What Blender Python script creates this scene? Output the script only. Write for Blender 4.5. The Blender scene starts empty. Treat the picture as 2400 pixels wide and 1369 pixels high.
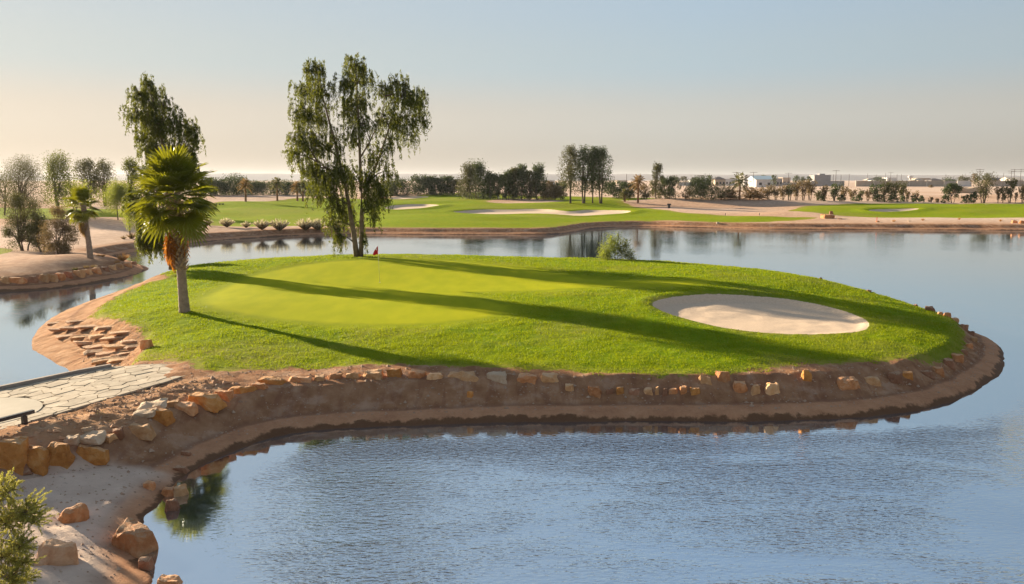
import bpy, bmesh, math, random
import numpy as np
from mathutils import Vector, Matrix, noise as mn
S = bpy.context.scene
COL = S.collection
R = math.radians
rng = np.random.default_rng(7)
random.seed(7)

# ------------------------------------------------------------------ camera
F, PITCH, CZ = 2000.0, R(7.5), 7.2
cd = bpy.data.cameras.new('camera'); cam = bpy.data.objects.new('camera', cd); COL.objects.link(cam); S.camera = cam
cd.lens = 30.0; cd.sensor_width = 36.0; cd.clip_start = 0.1; cd.clip_end = 20000
cam.location = (0, 0, CZ); cam.rotation_euler = (R(90) - PITCH, 0, 0)

# ------------------------------------------------------------------ sky
SUN_EL = R(14.5); SUN_AZ = math.atan2(-0.797, 0.604)          # compass bearing of the sun, left of the view
w = bpy.data.worlds.new('World'); S.world = w; w.use_nodes = True
nt = w.node_tree; nt.nodes.clear()
def N(nt, t, **k):
    n = nt.nodes.new(t)
    for a, b in k.items(): setattr(n, a, b)
    return n
sk = N(nt, 'ShaderNodeTexSky', sky_type='NISHITA', sun_disc=False)
sk.sun_elevation = SUN_EL; sk.sun_rotation = SUN_AZ
sk.dust_density = 1.2; sk.air_density = 1.0; sk.ozone_density = 2.0
gam = N(nt, 'ShaderNodeGamma'); gam.inputs[1].default_value = 0.62
nt.links.new(sk.outputs[0], gam.inputs[0])
tc = N(nt, 'ShaderNodeTexCoord'); sp = N(nt, 'ShaderNodeSeparateXYZ'); nt.links.new(tc.outputs['Generated'], sp.inputs[0])
ramp = N(nt, 'ShaderNodeValToRGB'); nt.links.new(sp.outputs['Z'], ramp.inputs[0])
cr = ramp.color_ramp; cr.interpolation = 'EASE'
cr.elements[0].position = 0.0; cr.elements[0].color = (2.8, 2.5, 2.1, 1)
cr.elements[1].position = 1.0; cr.elements[1].color = (1.5, 1.75, 2.15, 1)
for p, c in ((0.07, (3.6, 3.4, 3.0)), (0.13, (2.9, 3.42, 3.6)), (0.20, (2.7, 3.35, 3.85)), (0.40, (2.3, 3.1, 4.2))):
    e = cr.elements.new(p); e.color = (*c, 1)
# broad glow towards the sun's side of the sky
dotn = N(nt, 'ShaderNodeVectorMath', operation='DOT_PRODUCT'); nt.links.new(tc.outputs['Generated'], dotn.inputs[0])
dotn.inputs[1].default_value = (math.sin(SUN_AZ), math.cos(SUN_AZ), 0.25)
mr = N(nt, 'ShaderNodeMapRange'); nt.links.new(dotn.outputs['Value'], mr.inputs[0])
mr.inputs[1].default_value = -0.2; mr.inputs[2].default_value = 1.0
glow = N(nt, 'ShaderNodeValToRGB'); nt.links.new(mr.outputs[0], glow.inputs[0])
g = glow.color_ramp
g.elements[0].position = 0; g.elements[0].color = (0.76, 0.76, 0.76, 1)
g.elements[1].position = 1; g.elements[1].color = (1.20, 1.07, 0.94, 1)
e = g.elements.new(0.55); e.color = (0.94, 0.97, 0.99, 1)
mul = N(nt, 'ShaderNodeMix', data_type='RGBA', blend_type='MULTIPLY'); mul.inputs[0].default_value = 1
nt.links.new(ramp.outputs[0], mul.inputs[6]); nt.links.new(glow.outputs[0], mul.inputs[7])
gs = N(nt, 'ShaderNodeMix', data_type='RGBA', blend_type='MULTIPLY'); gs.inputs[0].default_value = 1
gs.inputs[7].default_value = (1.3, 1.3, 1.4, 1); nt.links.new(gam.outputs[0], gs.inputs[6])
mx = N(nt, 'ShaderNodeMix', data_type='RGBA'); mx.inputs[0].default_value = 0.85
nt.links.new(gs.outputs[2], mx.inputs[6]); nt.links.new(mul.outputs[2], mx.inputs[7])
bg = N(nt, 'ShaderNodeBackground'); bg.inputs[1].default_value = 0.057
out = N(nt, 'ShaderNodeOutputWorld'); nt.links.new(mx.outputs[2], bg.inputs[0]); nt.links.new(bg.outputs[0], out.inputs[0])
# ------------------------------------------------------------------ sun
sl = bpy.data.lights.new('sun', 'SUN'); sl.energy = 5.0; sl.angle = R(0.6); sl.color = (1.0, 0.84, 0.62)
so = bpy.data.objects.new('sun', sl); COL.objects.link(so)
so.rotation_euler = Vector((-math.sin(SUN_AZ) * math.cos(SUN_EL), -math.cos(SUN_AZ) * math.cos(SUN_EL), -math.sin(SUN_EL))).to_track_quat('-Z', 'Y').to_euler()
S.view_settings.view_transform = 'Standard'; S.view_settings.look = 'None'
S.view_settings.gamma = 1; S.view_settings.exposure = 1.62

# ------------------------------------------------------------------ picture geometry -> world points
def ray(u, v):
    x = (u - 1200) / F; y = (684.5 - v) / F
    return Vector((x, math.cos(PITCH) + y * math.sin(PITCH), -math.sin(PITCH) + y * math.cos(PITCH)))
def PZ(u, v, z):
    d = ray(u, v); t = (z - CZ) / d.z
    return Vector((d.x * t, d.y * t, z))
def PY(u, v, Y):
    d = ray(u, v); t = Y / d.y
    return Vector((d.x * t, Y, CZ + d.z * t))
def PXY(u, v, z): p = PZ(u, v, z); return (p.x, p.y)

def smooth_poly(pts, k=6):
    P = np.array(pts, float); n = len(P); out = []
    for i in range(n):
        p0, p1, p2, p3 = P[(i - 1) % n], P[i], P[(i + 1) % n], P[(i + 2) % n]
        for j in range(k):
            t = j / k
            out.append(0.5 * ((2 * p1) + (-p0 + p2) * t + (2 * p0 - 5 * p1 + 4 * p2 - p3) * t * t + (-p0 + 3 * p1 - 3 * p2 + p3) * t ** 3))
    return np.array(out)
def sdist(X, Y, P):
    """signed distance to a closed polygon, positive inside"""
    shp = X.shape; X = X.ravel(); Y = Y.ravel(); P = np.asarray(P, float)
    D = np.full(X.shape, 1e18); ins = np.zeros(X.shape, bool); n = len(P)
    for i in range(n):
        ax, ay = P[i]; bx, by = P[(i + 1) % n]
        dx, dy = bx - ax, by - ay; L = dx * dx + dy * dy
        if L < 1e-12: continue
        t = np.clip(((X - ax) * dx + (Y - ay) * dy) / L, 0, 1)
        d = (X - ax - t * dx) ** 2 + (Y - ay - t * dy) ** 2
        np.minimum(D, d, out=D)
        c = ((ay > Y) != (by > Y))
        if dy != 0: ins ^= c & (X < (Y - ay) * dx / dy + ax)
    D = np.sqrt(D); return np.where(ins, D, -D).reshape(shp)
def sstep(a, b, x):
    t = np.clip((x - a) / (b - a), 0, 1); return t * t * (3 - 2 * t)
class TPS:
    def __init__(s, pts, reg=0.3):
        P = np.array(pts, float); s.c = P[:, :2]; n = len(P)
        r = np.hypot(*(s.c[:, None] - s.c[None]).transpose(2, 0, 1)); K = np.where(r > 0, r * r * np.log(r + 1e-9), 0) + np.eye(n) * reg
        A = np.zeros((n + 3, n + 3)); A[:n, :n] = K; A[:n, n] = 1; A[:n, n + 1:] = s.c; A[n, :n] = 1; A[n + 1:, :n] = s.c.T
        s.w = np.linalg.solve(A, np.concatenate([P[:, 2], [0, 0, 0]]))
    def __call__(s, X, Y):
        shp = np.shape(X); x = np.ravel(X); y = np.ravel(Y); n = len(s.c)
        o = s.w[n] + s.w[n + 1] * x + s.w[n + 2] * y
        for i, (a, b) in enumerate(s.c):
            r2 = (x - a) ** 2 + (y - b) ** 2 + 1e-12
            o = o + s.w[i] * 0.5 * r2 * np.log(r2)
        return o.reshape(shp)
def vnoise(X, Y, sc, seed):
    """smooth value noise in [-1, 1]"""
    r = np.random.default_rng(seed); G = r.uniform(-1, 1, (256, 256))
    x = X / sc + 1000.3; y = Y / sc + 1000.7
    xi = np.floor(x).astype(int); yi = np.floor(y).astype(int); fx = x - xi; fy = y - yi
    fx = fx * fx * (3 - 2 * fx); fy = fy * fy * (3 - 2 * fy)
    g = lambda a, b: G[a % 256, b % 256]
    return (g(xi, yi) * (1 - fx) + g(xi + 1, yi) * fx) * (1 - fy) + (g(xi, yi + 1) * (1 - fx) + g(xi + 1, yi + 1) * fx) * fy

# ------------------------------------------------------------------ object helpers
def link(o, parent=None):
    COL.objects.link(o)
    if parent is not None: o.parent = parent
    return o
def tag(o, label=None, cat=None, group=None, kind=None):
    if label: o['label'] = label
    if cat: o['category'] = cat
    if group: o['group'] = group
    if kind: o['kind'] = kind
    return o
def empty(name, loc, label, cat, group=None, rz=0):
    o = bpy.data.objects.new(name, None); o.empty_display_size = 0.3; o.location = loc; o.rotation_euler = (0, 0, rz); link(o)
    return tag(o, label, cat, group)
def mesh_np(name, V, Fq, mat=None, parent=None, smooth=False, attrs=None):
    """V (n,3), Fq (m,k) all faces of the same size"""
    V = np.ascontiguousarray(V, np.float32); Fq = np.ascontiguousarray(Fq, np.int32)
    me = bpy.data.meshes.new(name); k = Fq.shape[1]
    me.vertices.add(len(V)); me.vertices.foreach_set('co', V.ravel())
    me.loops.add(Fq.size); me.loops.foreach_set('vertex_index', Fq.ravel())
    me.polygons.add(len(Fq)); me.polygons.foreach_set('loop_start', np.arange(0, Fq.size, k, dtype=np.int32))
    me.update(calc_edges=True)
    me.polygons.foreach_set('use_smooth', np.full(len(Fq), bool(smooth)))
    if attrs:
        for a, d in attrs.items():
            at = me.attributes.new(a, 'FLOAT', 'POINT'); at.data.foreach_set('value', np.ascontiguousarray(d, np.float32))
    if mat: me.materials.append(mat)
    return link(bpy.data.objects.new(name, me), parent)
class MB:
    """collects simple solids and builds ONE mesh object"""
    def __init__(s): s.v = []; s.f = []
    def add(s, vs, fs):
        n = len(s.v); s.v += [tuple(p) for p in vs]; s.f += [tuple(i + n for i in f) for f in fs]; return s
    def box(s, c, d, rz=0, M=None):
        x, y, z = d[0] / 2, d[1] / 2, d[2] / 2; c = Vector(c); r = Matrix.Rotation(rz, 3, 'Z')
        vs = [Vector((a * x, b * y, e * z)) for a in (-1, 1) for b in (-1, 1) for e in (-1, 1)]
        vs = [c + (M @ p if M else r @ p) for p in vs]
        return s.add(vs, [(0, 1, 3, 2), (4, 6, 7, 5), (0, 4, 5, 1), (2, 3, 7, 6), (0, 2, 6, 4), (1, 5, 7, 3)])
    def tube(s, pts, rad, n=6, cap=True):
        pts = [Vector(p) for p in pts]; rings = []
        for i, p in enumerate(pts):
            a = pts[max(i - 1, 0)]; b = pts[min(i + 1, len(pts) - 1)]; d = (b - a).normalized() if (b - a).length > 1e-9 else Vector((0, 0, 1))
            q = d.to_track_quat('Z', 'Y'); r = rad[i] if hasattr(rad, '__len__') else rad
            rings.append([p + q @ Vector((math.cos(2 * math.pi * k / n) * r, math.sin(2 * math.pi * k / n) * r, 0)) for k in range(n)])
        vs = [p for g in rings for p in g]; fs = []
        for i in range(len(pts) - 1):
            for k in range(n): fs.append((i * n + k, i * n + (k + 1) % n, (i + 1) * n + (k + 1) % n, (i + 1) * n + k))
        if cap: fs.append(tuple(range(n))[::-1]); fs.append(tuple((len(pts) - 1) * n + k for k in range(n)))
        return s.add(vs, fs)
    def prism(s, poly, z0, z1):
        n = len(poly)
        vs = [(p[0], p[1], z0) for p in poly] + [(p[0], p[1], z1) for p in poly]
        return s.add(vs, [tuple(range(n))[::-1], tuple(range(n, 2 * n))] + [(i, (i + 1) % n, n + (i + 1) % n, n + i) for i in range(n)])
    def build(s, name, mat, parent=None, smooth=False, bevel=0):
        me = bpy.data.meshes.new(name); me.from_pydata(s.v, [], s.f)
        if bevel:
            bm = bmesh.new(); bm.from_mesh(me)
            bmesh.ops.bevel(bm, geom=bm.edges[:], offset=bevel, segments=1, affect='EDGES'); bm.to_mesh(me); bm.free()
        if smooth:
            for p in me.polygons: p.use_smooth = True
        me.materials.append(mat); me.update()
        return link(bpy.data.objects.new(name, me), parent)

# ------------------------------------------------------------------ materials
MATS = {}
def newmat(name):
    m = bpy.data.materials.new(name); m.use_nodes = True; m.node_tree.nodes.clear(); MATS[name] = m
    return m, m.node_tree
def L(nt, a, b): nt.links.new(a, b)
def noise(nt, vec, scale, detail=4, rough=0.55, dist=0.0):
    n = N(nt, 'ShaderNodeTexNoise'); n.inputs['Scale'].default_value = scale; n.inputs['Detail'].default_value = detail
    n.inputs['Roughness'].default_value = rough; n.inputs['Distortion'].default_value = dist
    if vec is not None: L(nt, vec, n.inputs['Vector'])
    return n.outputs['Fac']
def math_(nt, op, a, b=None, c=None, clamp=False):
    n = N(nt, 'ShaderNodeMath', operation=op); n.use_clamp = clamp
    for i, x in enumerate((a, b, c)):
        if x is None: continue
        if isinstance(x, (int, float)): n.inputs[i].default_value = x
        else: L(nt, x, n.inputs[i])
    return n.outputs[0]
def maprange(nt, x, a, b, c=0, d=1, smooth=True):
    n = N(nt, 'ShaderNodeMapRange'); n.interpolation_type = 'SMOOTHSTEP' if smooth else 'LINEAR'
    L(nt, x, n.inputs[0]); n.inputs[1].default_value = a; n.inputs[2].default_value = b; n.inputs[3].default_value = c; n.inputs[4].default_value = d
    return n.outputs[0]
def mixc(nt, f, a, b, mode='MIX'):
    n = N(nt, 'ShaderNodeMix', data_type='RGBA', blend_type=mode)
    if isinstance(f, (int, float)): n.inputs[0].default_value = f
    else: L(nt, f, n.inputs[0])
    for i, x in ((6, a), (7, b)):
        if isinstance(x, tuple): n.inputs[i].default_value = (*x, 1)
        else: L(nt, x, n.inputs[i])
    return n.outputs[2]
def ramp_(nt, f, stops):
    n = N(nt, 'ShaderNodeValToRGB'); L(nt, f, n.inputs[0]); c = n.color_ramp
    c.elements[0].position, c.elements[1].position = stops[0][0], stops[-1][0]
    c.elements[0].color = (*stops[0][1], 1); c.elements[1].color = (*stops[-1][1], 1)
    for p, q in stops[1:-1]: e = c.elements.new(p); e.color = (*q, 1)
    return n.outputs[0]
def bsdf(nt, col, rough=0.9, bump=None, bs=0.3, bd=0.02, spec=0.2, metal=0):
    b = N(nt, 'ShaderNodeBsdfPrincipled'); o = N(nt, 'ShaderNodeOutputMaterial')
    if isinstance(col, tuple): b.inputs['Base Color'].default_value = (*col, 1)
    else: L(nt, col, b.inputs['Base Color'])
    if isinstance(rough, (int, float)): b.inputs['Roughness'].default_value = rough
    else: L(nt, rough, b.inputs['Roughness'])
    b.inputs['Specular IOR Level'].default_value = spec; b.inputs['Metallic'].default_value = metal
    if bump is not None:
        n = N(nt, 'ShaderNodeBump'); n.inputs['Strength'].default_value = bs; n.inputs['Distance'].default_value = bd
        L(nt, bump, n.inputs['Height']); L(nt, n.outputs[0], b.inputs['Normal'])
    L(nt, b.outputs[0], o.inputs[0]); return b
def simple(name, c1, c2=None, scale=3.0, rough=0.85, bs=0.3, bd=0.02, spec=0.2, metal=0, objrand=0.0):
    m, nt = newmat(name); t = N(nt, 'ShaderNodeTexCoord'); f = noise(nt, t.outputs['Object'], scale, 6, 0.62)
    c2 = c2 or tuple(x * 0.7 for x in c1)
    col = ramp_(nt, f, [(0.32, c2), (0.68, c1)])
    if objrand:
        oi = N(nt, 'ShaderNodeObjectInfo'); k = maprange(nt, oi.outputs['Random'], 0, 1, 1 - objrand, 1 + objrand, False)
        cc = N(nt, 'ShaderNodeCombineColor'); [L(nt, k, cc.inputs[i]) for i in range(3)]
        col = mixc(nt, 1.0, col, cc.outputs[0], 'MULTIPLY')
    bsdf(nt, col, rough, noise(nt, t.outputs['Object'], scale * 4, 5, 0.6), bs, bd, spec, metal); return m
def leafmat(name, c1, c2, tc, trans=0.45, rough=0.6):
    m, nt = newmat(name); g = N(nt, 'ShaderNodeNewGeometry')
    col = ramp_(nt, g.outputs['Random Per Island'], [(0.0, c2), (0.6, c1), (1.0, tuple(min(1, x * 1.5) for x in c1))])
    tcol = mixc(nt, g.outputs['Random Per Island'], tc, tuple(x * 0.55 for x in tc))
    b = N(nt, 'ShaderNodeBsdfPrincipled'); L(nt, col, b.inputs['Base Color']); b.inputs['Roughness'].default_value = rough; b.inputs['Specular IOR Level'].default_value = 0.3
    t = N(nt, 'ShaderNodeBsdfTranslucent'); L(nt, tcol, t.inputs[0])
    ms = N(nt, 'ShaderNodeMixShader'); ms.inputs[0].default_value = trans; L(nt, b.outputs[0], ms.inputs[1]); L(nt, t.outputs[0], ms.inputs[2])
    o = N(nt, 'ShaderNodeOutputMaterial'); L(nt, ms.outputs[0], o.inputs[0]); return m

def ground_material():
    m, nt = newmat('ground_surface')
    geo = N(nt, 'ShaderNodeNewGeometry'); pos = geo.outputs['Position']
    def A(n): a = N(nt, 'ShaderNodeAttribute', attribute_name=n); return a.outputs['Fac']
    def vs(sx, sy, sz=1):
        v = N(nt, 'ShaderNodeVectorMath', operation='MULTIPLY'); L(nt, pos, v.inputs[0]); v.inputs[1].default_value = (sx, sy, sz); return v.outputs[0]
    n_f = noise(nt, pos, 9, 6, 0.7); n_m = noise(nt, pos, 1.6, 5, 0.6); n_l = noise(nt, pos, 0.22, 4, 0.55); n_x = noise(nt, pos, 30, 3, 0.7)
    dw, dg, dgr, db, tone, pale = A('dw'), A('dg'), A('dgr'), A('db'), A('tone'), A('pale')
    sub = lambda x, k: math_(nt, 'MULTIPLY_ADD', math_(nt, 'SUBTRACT', x, 0.5), k, 0)
    addn = lambda d, x, k: math_(nt, 'ADD', d, sub(x, k))
    # soils
    soil = ramp_(nt, n_m, [(0.3, (0.25, 0.12, 0.06)), (0.5, (0.36, 0.19, 0.10)), (0.72, (0.47, 0.28, 0.165))])
    grit = maprange(nt, n_x, 0.60, 0.74)
    soil = mixc(nt, math_(nt, 'MULTIPLY', grit, 0.35), soil, (0.42, 0.29, 0.2))
    orange = ramp_(nt, n_m, [(0.3, (0.34, 0.17, 0.085)), (0.55, (0.46, 0.26, 0.14)), (0.75, (0.56, 0.36, 0.22))])
    orange = mixc(nt, maprange(nt, n_f, 0.55, 0.7, 0, 0.35), orange, (0.28, 0.13, 0.06))
    sandc = ramp_(nt, n_m, [(0.3, (0.58, 0.43, 0.33)), (0.7, (0.72, 0.56, 0.44))])
    sandc = mixc(nt, maprange(nt, noise(nt, vs(1.2, 5), 3, 5, 0.7), 0.58, 0.7, 0, 0.45), sandc, (0.22, 0.15, 0.11))
    gul = noise(nt, vs(2.2, .5, .4), 1.4, 4, .6, .6)
    soil = mixc(nt, maprange(nt, gul, .45, .68, 0, .5), soil, (0.20, 0.085, 0.05))
    soil = mixc(nt, maprange(nt, noise(nt, pos, .8, 5, .65), .52, .66, 0, .45), soil, (0.46, 0.31, 0.22))
    dirt = mixc(nt, tone, soil, orange)
    dirt = mixc(nt, maprange(nt, noise(nt, pos, 0.55, 5, 0.7), 0.5, 0.7, 0, 0.35), dirt, (0.22, 0.12, 0.085))
    # shore bands: wet stain, tan ledge, groove, bank
    ledge = ramp_(nt, math_(nt, 'MULTIPLY_ADD', n_m, 0.6, math_(nt, 'MULTIPLY', n_f, 0.4)), [(0.25, (0.32, 0.15, 0.085)), (0.5, (0.48, 0.25, 0.135)), (0.75, (0.60, 0.34, 0.20))])
    bandm = math_(nt, 'SUBTRACT', 1.0, maprange(nt, addn(addn(dw, n_m, 0.30), n_f, .12), 0.68, 0.90))
    dirt = mixc(nt, math_(nt, 'MULTIPLY', bandm, math_(nt, 'SUBTRACT', 1.0, tone)), dirt, ledge)
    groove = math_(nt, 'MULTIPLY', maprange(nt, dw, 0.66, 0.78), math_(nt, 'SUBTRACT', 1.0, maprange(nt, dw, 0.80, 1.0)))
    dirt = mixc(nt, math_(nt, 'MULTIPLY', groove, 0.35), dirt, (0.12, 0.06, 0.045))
    dirt = mixc(nt, pale, dirt, sandc)
    n_w = noise(nt, vs(1, 1, 0), 1.3, 5, 0.7)
    wetd = addn(addn(dw, n_w, 0.75), n_l, 0.4)
    wet = math_(nt, 'MULTIPLY', math_(nt, 'SUBTRACT', 1.0, maprange(nt, wetd, 0.10, 0.20)), maprange(nt, tone, 0, 1, 1, 0.12))
    dirt = mixc(nt, math_(nt, 'MULTIPLY', wet, 0.9), dirt, (0.13, 0.065, 0.034))
    # grasses
    gc = ramp_(nt, n_m, [(0.3, (0.115, 0.19, 0.002)), (0.5, (0.165, 0.24, 0.003)), (0.7, (0.22, 0.27, 0.004))])
    gc = mixc(nt, maprange(nt, n_l, 0.42, 0.7, 0, 0.55), gc, (0.23, 0.245, 0.004))
    gc = mixc(nt, maprange(nt, n_f, 0.52, 0.75, 0, 0.6), gc, (0.07, 0.12, 0.002))
    dry = math_(nt, 'MULTIPLY', A('dry'), maprange(nt, n_m, 0.3, 0.65, 0.45, 1.0))
    gc = mixc(nt, dry, gc, (0.30, 0.22, 0.075))
    mow = noise(nt, vs(0.9, 0.35), 1.3, 3, 0.5)
    greenc = ramp_(nt, mow, [(0.35, (0.295, 0.32, 0.003)), (0.65, (0.36, 0.36, 0.005))])
    collar = mixc(nt, 0.65, gc, (0.27, 0.28, 0.003))
    gc = mixc(nt, maprange(nt, addn(dgr, n_m, 0.9), -2.2, -0.5, 0, 0.9), gc, collar)
    gc = mixc(nt, maprange(nt, addn(dgr, n_m, 0.6), -0.40, 0.30), gc, greenc)
    bare = maprange(nt, addn(addn(dg, n_m, 1.5), n_f, 0.7), 0.35, -0.05)
    grassm = maprange(nt, addn(addn(dg, n_m, 1.1), n_f, 0.8), -0.10, 0.12)
    bunk = ramp_(nt, n_f, [(0.3, (0.58, 0.43, 0.30)), (0.7, (0.70, 0.54, 0.39))])
    col = mixc(nt, grassm, dirt, gc)
    bm_ = maprange(nt, addn(db, n_f, 0.16), -0.02, 0.04)
    col = mixc(nt, bm_, col, bunk)
    # relief
    smoothg = maprange(nt, dgr, -0.1, 0.1)
    stri = noise(nt, vs(7, 1.2), 1.6, 4, 0.6)
    tuft = math_(nt, 'ADD', math_(nt, 'MULTIPLY', noise(nt, pos, 5.5, 5, 0.75), 1.0), math_(nt, 'MULTIPLY', n_x, 0.4))
    h_gr = math_(nt, 'MULTIPLY', tuft, maprange(nt, dgr, -1.6, 0.0, 1.0, 0.06))
    def dot(v_): n_ = N(nt, 'ShaderNodeVectorMath', operation='DOT_PRODUCT'); L(nt, pos, n_.inputs[0]); n_.inputs[1].default_value = v_; return n_.outputs['Value']
    cmb = N(nt, 'ShaderNodeCombineXYZ'); L(nt, dot((.40, .28, .3)), cmb.inputs[0]); L(nt, dot((-3.2, 4.6, 0)), cmb.inputs[1])
    rill = noise(nt, cmb.outputs[0], 1.3, 5, 0.65, .3)
    h_di = math_(nt, 'ADD', math_(nt, 'ADD', n_f, math_(nt, 'MULTIPLY', n_x, 0.5)), math_(nt, 'MULTIPLY', math_(nt, 'MULTIPLY', rill, tone), 1.6))
    ring = N(nt, 'ShaderNodeTexWave', wave_type='RINGS'); ring.inputs['Scale'].default_value = 1.6; ring.inputs['Distortion'].default_value = 3
    L(nt, vs(0.5, 1.0, 0), ring.inputs['Vector'])
    h_bu = math_(nt, 'MULTIPLY', math_(nt, 'ADD', math_(nt, 'MULTIPLY', ring.outputs['Fac'], 0.25), math_(nt, 'MULTIPLY', n_f, 0.5)), 0.6)
    hm = N(nt, 'ShaderNodeMix', data_type='FLOAT'); L(nt, grassm, hm.inputs[0]); L(nt, h_di, hm.inputs[2]); L(nt, h_gr, hm.inputs[3])
    hb = N(nt, 'ShaderNodeMix', data_type='FLOAT'); L(nt, bm_, hb.inputs[0]); L(nt, hm.outputs[0], hb.inputs[2]); L(nt, h_bu, hb.inputs[3])
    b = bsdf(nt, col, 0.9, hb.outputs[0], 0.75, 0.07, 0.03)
    rr = maprange(nt, wet, 0, 1, 0.92, 0.55); L(nt, rr, b.inputs['Roughness'])
    return m
GM = ground_material()
# ================================================================== THE ISLAND AND NEAR SHORE
front = [(345,1369),(330,1310),(328,1250),(345,1215),(375,1185),(402,1150),(445,1105),(500,1078),(560,1055),(620,1032),(700,1014),(800,1002),(950,996),
         (1100,993),(1250,990),(1400,988),(1550,987),(1700,986),(1850,984),(2000,978),(2100,968),(2200,950),(2280,922),(2330,890),(2352,852)]
A_poly = [(-60, -8), (-5.2, -8), (-5.6, 6), (-6.0, 12.5)] + [PXY(u, v, 0) for u, v in front] + \
         [(21.4, 37.0), (21.6, 40.5), (21.2, 44), (19.2, 50.5), (15.2, 56), (8, 59.8), (0, 61.8), (-9, 63.8), (-18, 62), (-23, 59), (-25, 54), (-24.9, 48), (-23.6, 42.5)] + \
         [PXY(75, 803, 0), PXY(92, 826, 0), PXY(128, 848, 0), PXY(165, 870, 0), (-15.2, 29)]
PTH_Z = 1.15
pa0, pa1 = Vector(PXY(0, 913, PTH_Z)), Vector(PXY(190, 873, PTH_Z))
A_poly += [tuple(pa1 + (pa0 - pa1) * 0.05), tuple(pa0), (-60, pa0.y - 6)]
A_core = smooth_poly(A_poly[3:-3], 5)
A_full = np.vstack([A_poly[:3], A_core[:-4], A_poly[-3:]])
ctl = [(432,730,1.5),(300,740,1.25),(470,800,1.25),(600,850,1.05),(900,848,1.05),(1200,860,1.08),(1500,868,1.08),(1700,862,1.1),(1950,845,1.1),(2150,815,1.1),(2255,775,1.1),
       (700,780,1.3),(1000,790,1.3),(1200,730,1.5),(1430,690,1.75),(1330,760,1.38),(1500,790,1.3),(1600,683,1.85),(1780,672,1.88),(1950,690,1.6),(2080,730,1.4),(2170,712,1.15),
       (1780,800,1.22),(1600,775,1.3),(1950,800,1.2),(2050,775,1.25),(890,660,1.62),(1100,690,1.58),(700,690,1.5),(600,740,1.42),(850,740,1.42),(1000,640,1.75),(1300,660,1.72),
       (840,600,2.0),(1200,606,2.0),(1050,601,2.02),(1500,613,2.0),(1650,622,1.95),(1800,635,1.85),(1900,650,1.75),(2040,681,1.4),(600,608,1.85),(700,603,1.95),(450,624,1.6),(400,645,1.4),
       (350,660,1.1),(230,740,0.95),(250,700,0.9),(200,760,0.8),(150,790,0.7),(300,790,1.05),(250,830,0.95),(340,820,1.1),(430,878,1.19),(412,858,1.19),(375,850,1.15),(330,860,1.08),(200,900,1.06),(100,940,1.06),
       (0,960,1.06),(300,930,1.04),(100,990,1.06),(430,900,1.05),(560,890,1.03),(320,985,1.0),(240,1010,1.02),(100,1025,1.1),(10,1025,1.15),(440,945,1.0),
       (60,1108,.52),(150,1103,.5),(250,1085,.48),(330,1062,.5),(430,1000,.8),(330,1160,.36),(100,1200,.42),(0,1300,.45),(220,1200,.38),(200,1369,.38),(60,1369,.45)]
cw = [(*PXY(u, v, z), z) for u, v, z in ctl] + [(-40, 21, 1.1), (-60, 20, 1.1), (-22, 23, 1.1), (-20, 18.5, .6), (-20, 10, .5), (-60, 0, .6), (-8, 0, .45), (-12, -8, .45), (-60, -8, .5), (-40, 12, .6),
      (-9, 62, 1.9), (0, 60, 1.9), (8, 58, 1.9), (-20, 60, 1.5), (15, 54, 1.7), (20, 47, 1.2), (-24, 50, .8), (-23.5, 55, 1.2)]
tpsA = TPS(cw, 0.6)
def wob(X, Y):
    return 0.18 * vnoise(X, Y, 2.3, 1) + 0.10 * vnoise(X, Y, 0.7, 2) + 0.06 * vnoise(X, Y, 0.25, 3)
def on_A(pts):
    """picture points -> points on the smooth island surface"""
    o = []
    for u, v in pts:
        z = 1.4
        for _ in range(12):
            p = PZ(u, v, z); z = 0.5 * z + 0.5 * float(np.clip(tpsA(np.array([p.x]), np.array([p.y]))[0], 0.3, 2.1))
        o.append((p.x, p.y))
    return o
grassA = smooth_poly(on_A([(225,738),(245,712),(300,682),(355,662),(395,650)]) + [(-22.3, 54), (-22, 57.5), (-17.5, 60.5), (-9, 62.3), (0, 60.3), (8, 58.3), (14, 54.8), (18, 49.6), (19.8, 44.5)] +
          on_A([(2165,708),(2235,742),(2262,770),(2258,800),(2205,824),(2100,840),(1960,848),(1850,852),(1700,870),(1500,872),(1350,868),(1200,862),(1050,857),(900,853),(750,861),(600,866),(500,870),
                (462,862),(425,846),(330,842),(300,848),(318,825),(347,808),(340,785),(318,762),(270,746)]), 4)
greenA = smooth_poly(on_A([(488,700),(520,680),(575,655),(650,634),(760,616),(900,608),(1030,611),(1150,622),(1290,642),(1420,658),(1640,660),(1560,672),(1400,672),(1250,680),(1120,683),(1080,690),(1190,722),(1130,742),(1000,757),(850,758),(700,750),(580,735),(505,718)]), 5)
bunkA = smooth_poly(on_A([(1528,716),(1550,703),(1620,694),(1700,692),(1800,698),(1880,708),(1960,725),(2020,745),(2037,762),(2010,777),(1900,783),(1780,779),(1690,767),(1610,748),(1560,733)]), 5)
paleA = smooth_poly(on_A([(-300,1120),(60,1112),(200,1090),(330,1075),(400,1085),(330,1130),(255,1180),(225,1250),(250,1330),(300,1420),(300,1600),(-800,1600),(-800,1200)]), 3)
rubbleA = smooth_poly(on_A([(-400,1120),(0,1020),(120,980),(260,935),(420,893),(520,890),(560,905),(430,950),(320,1000),(220,1030),(100,1050),(0,1060)]), 3)
slabsA = smooth_poly(on_A([(215,745),(270,748),(318,765),(345,795),(338,815),(290,850),(255,840),(235,815),(185,800),(135,775),(150,755)]), 3)
xs = np.concatenate([np.arange(-60, -25.6, .5), np.arange(-25.5, 22.6, .1)])
ys = np.concatenate([np.arange(-8.5, 11.8, .4), np.arange(11.9, 42, .09), np.arange(42, 65.5, .15)])
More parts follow.
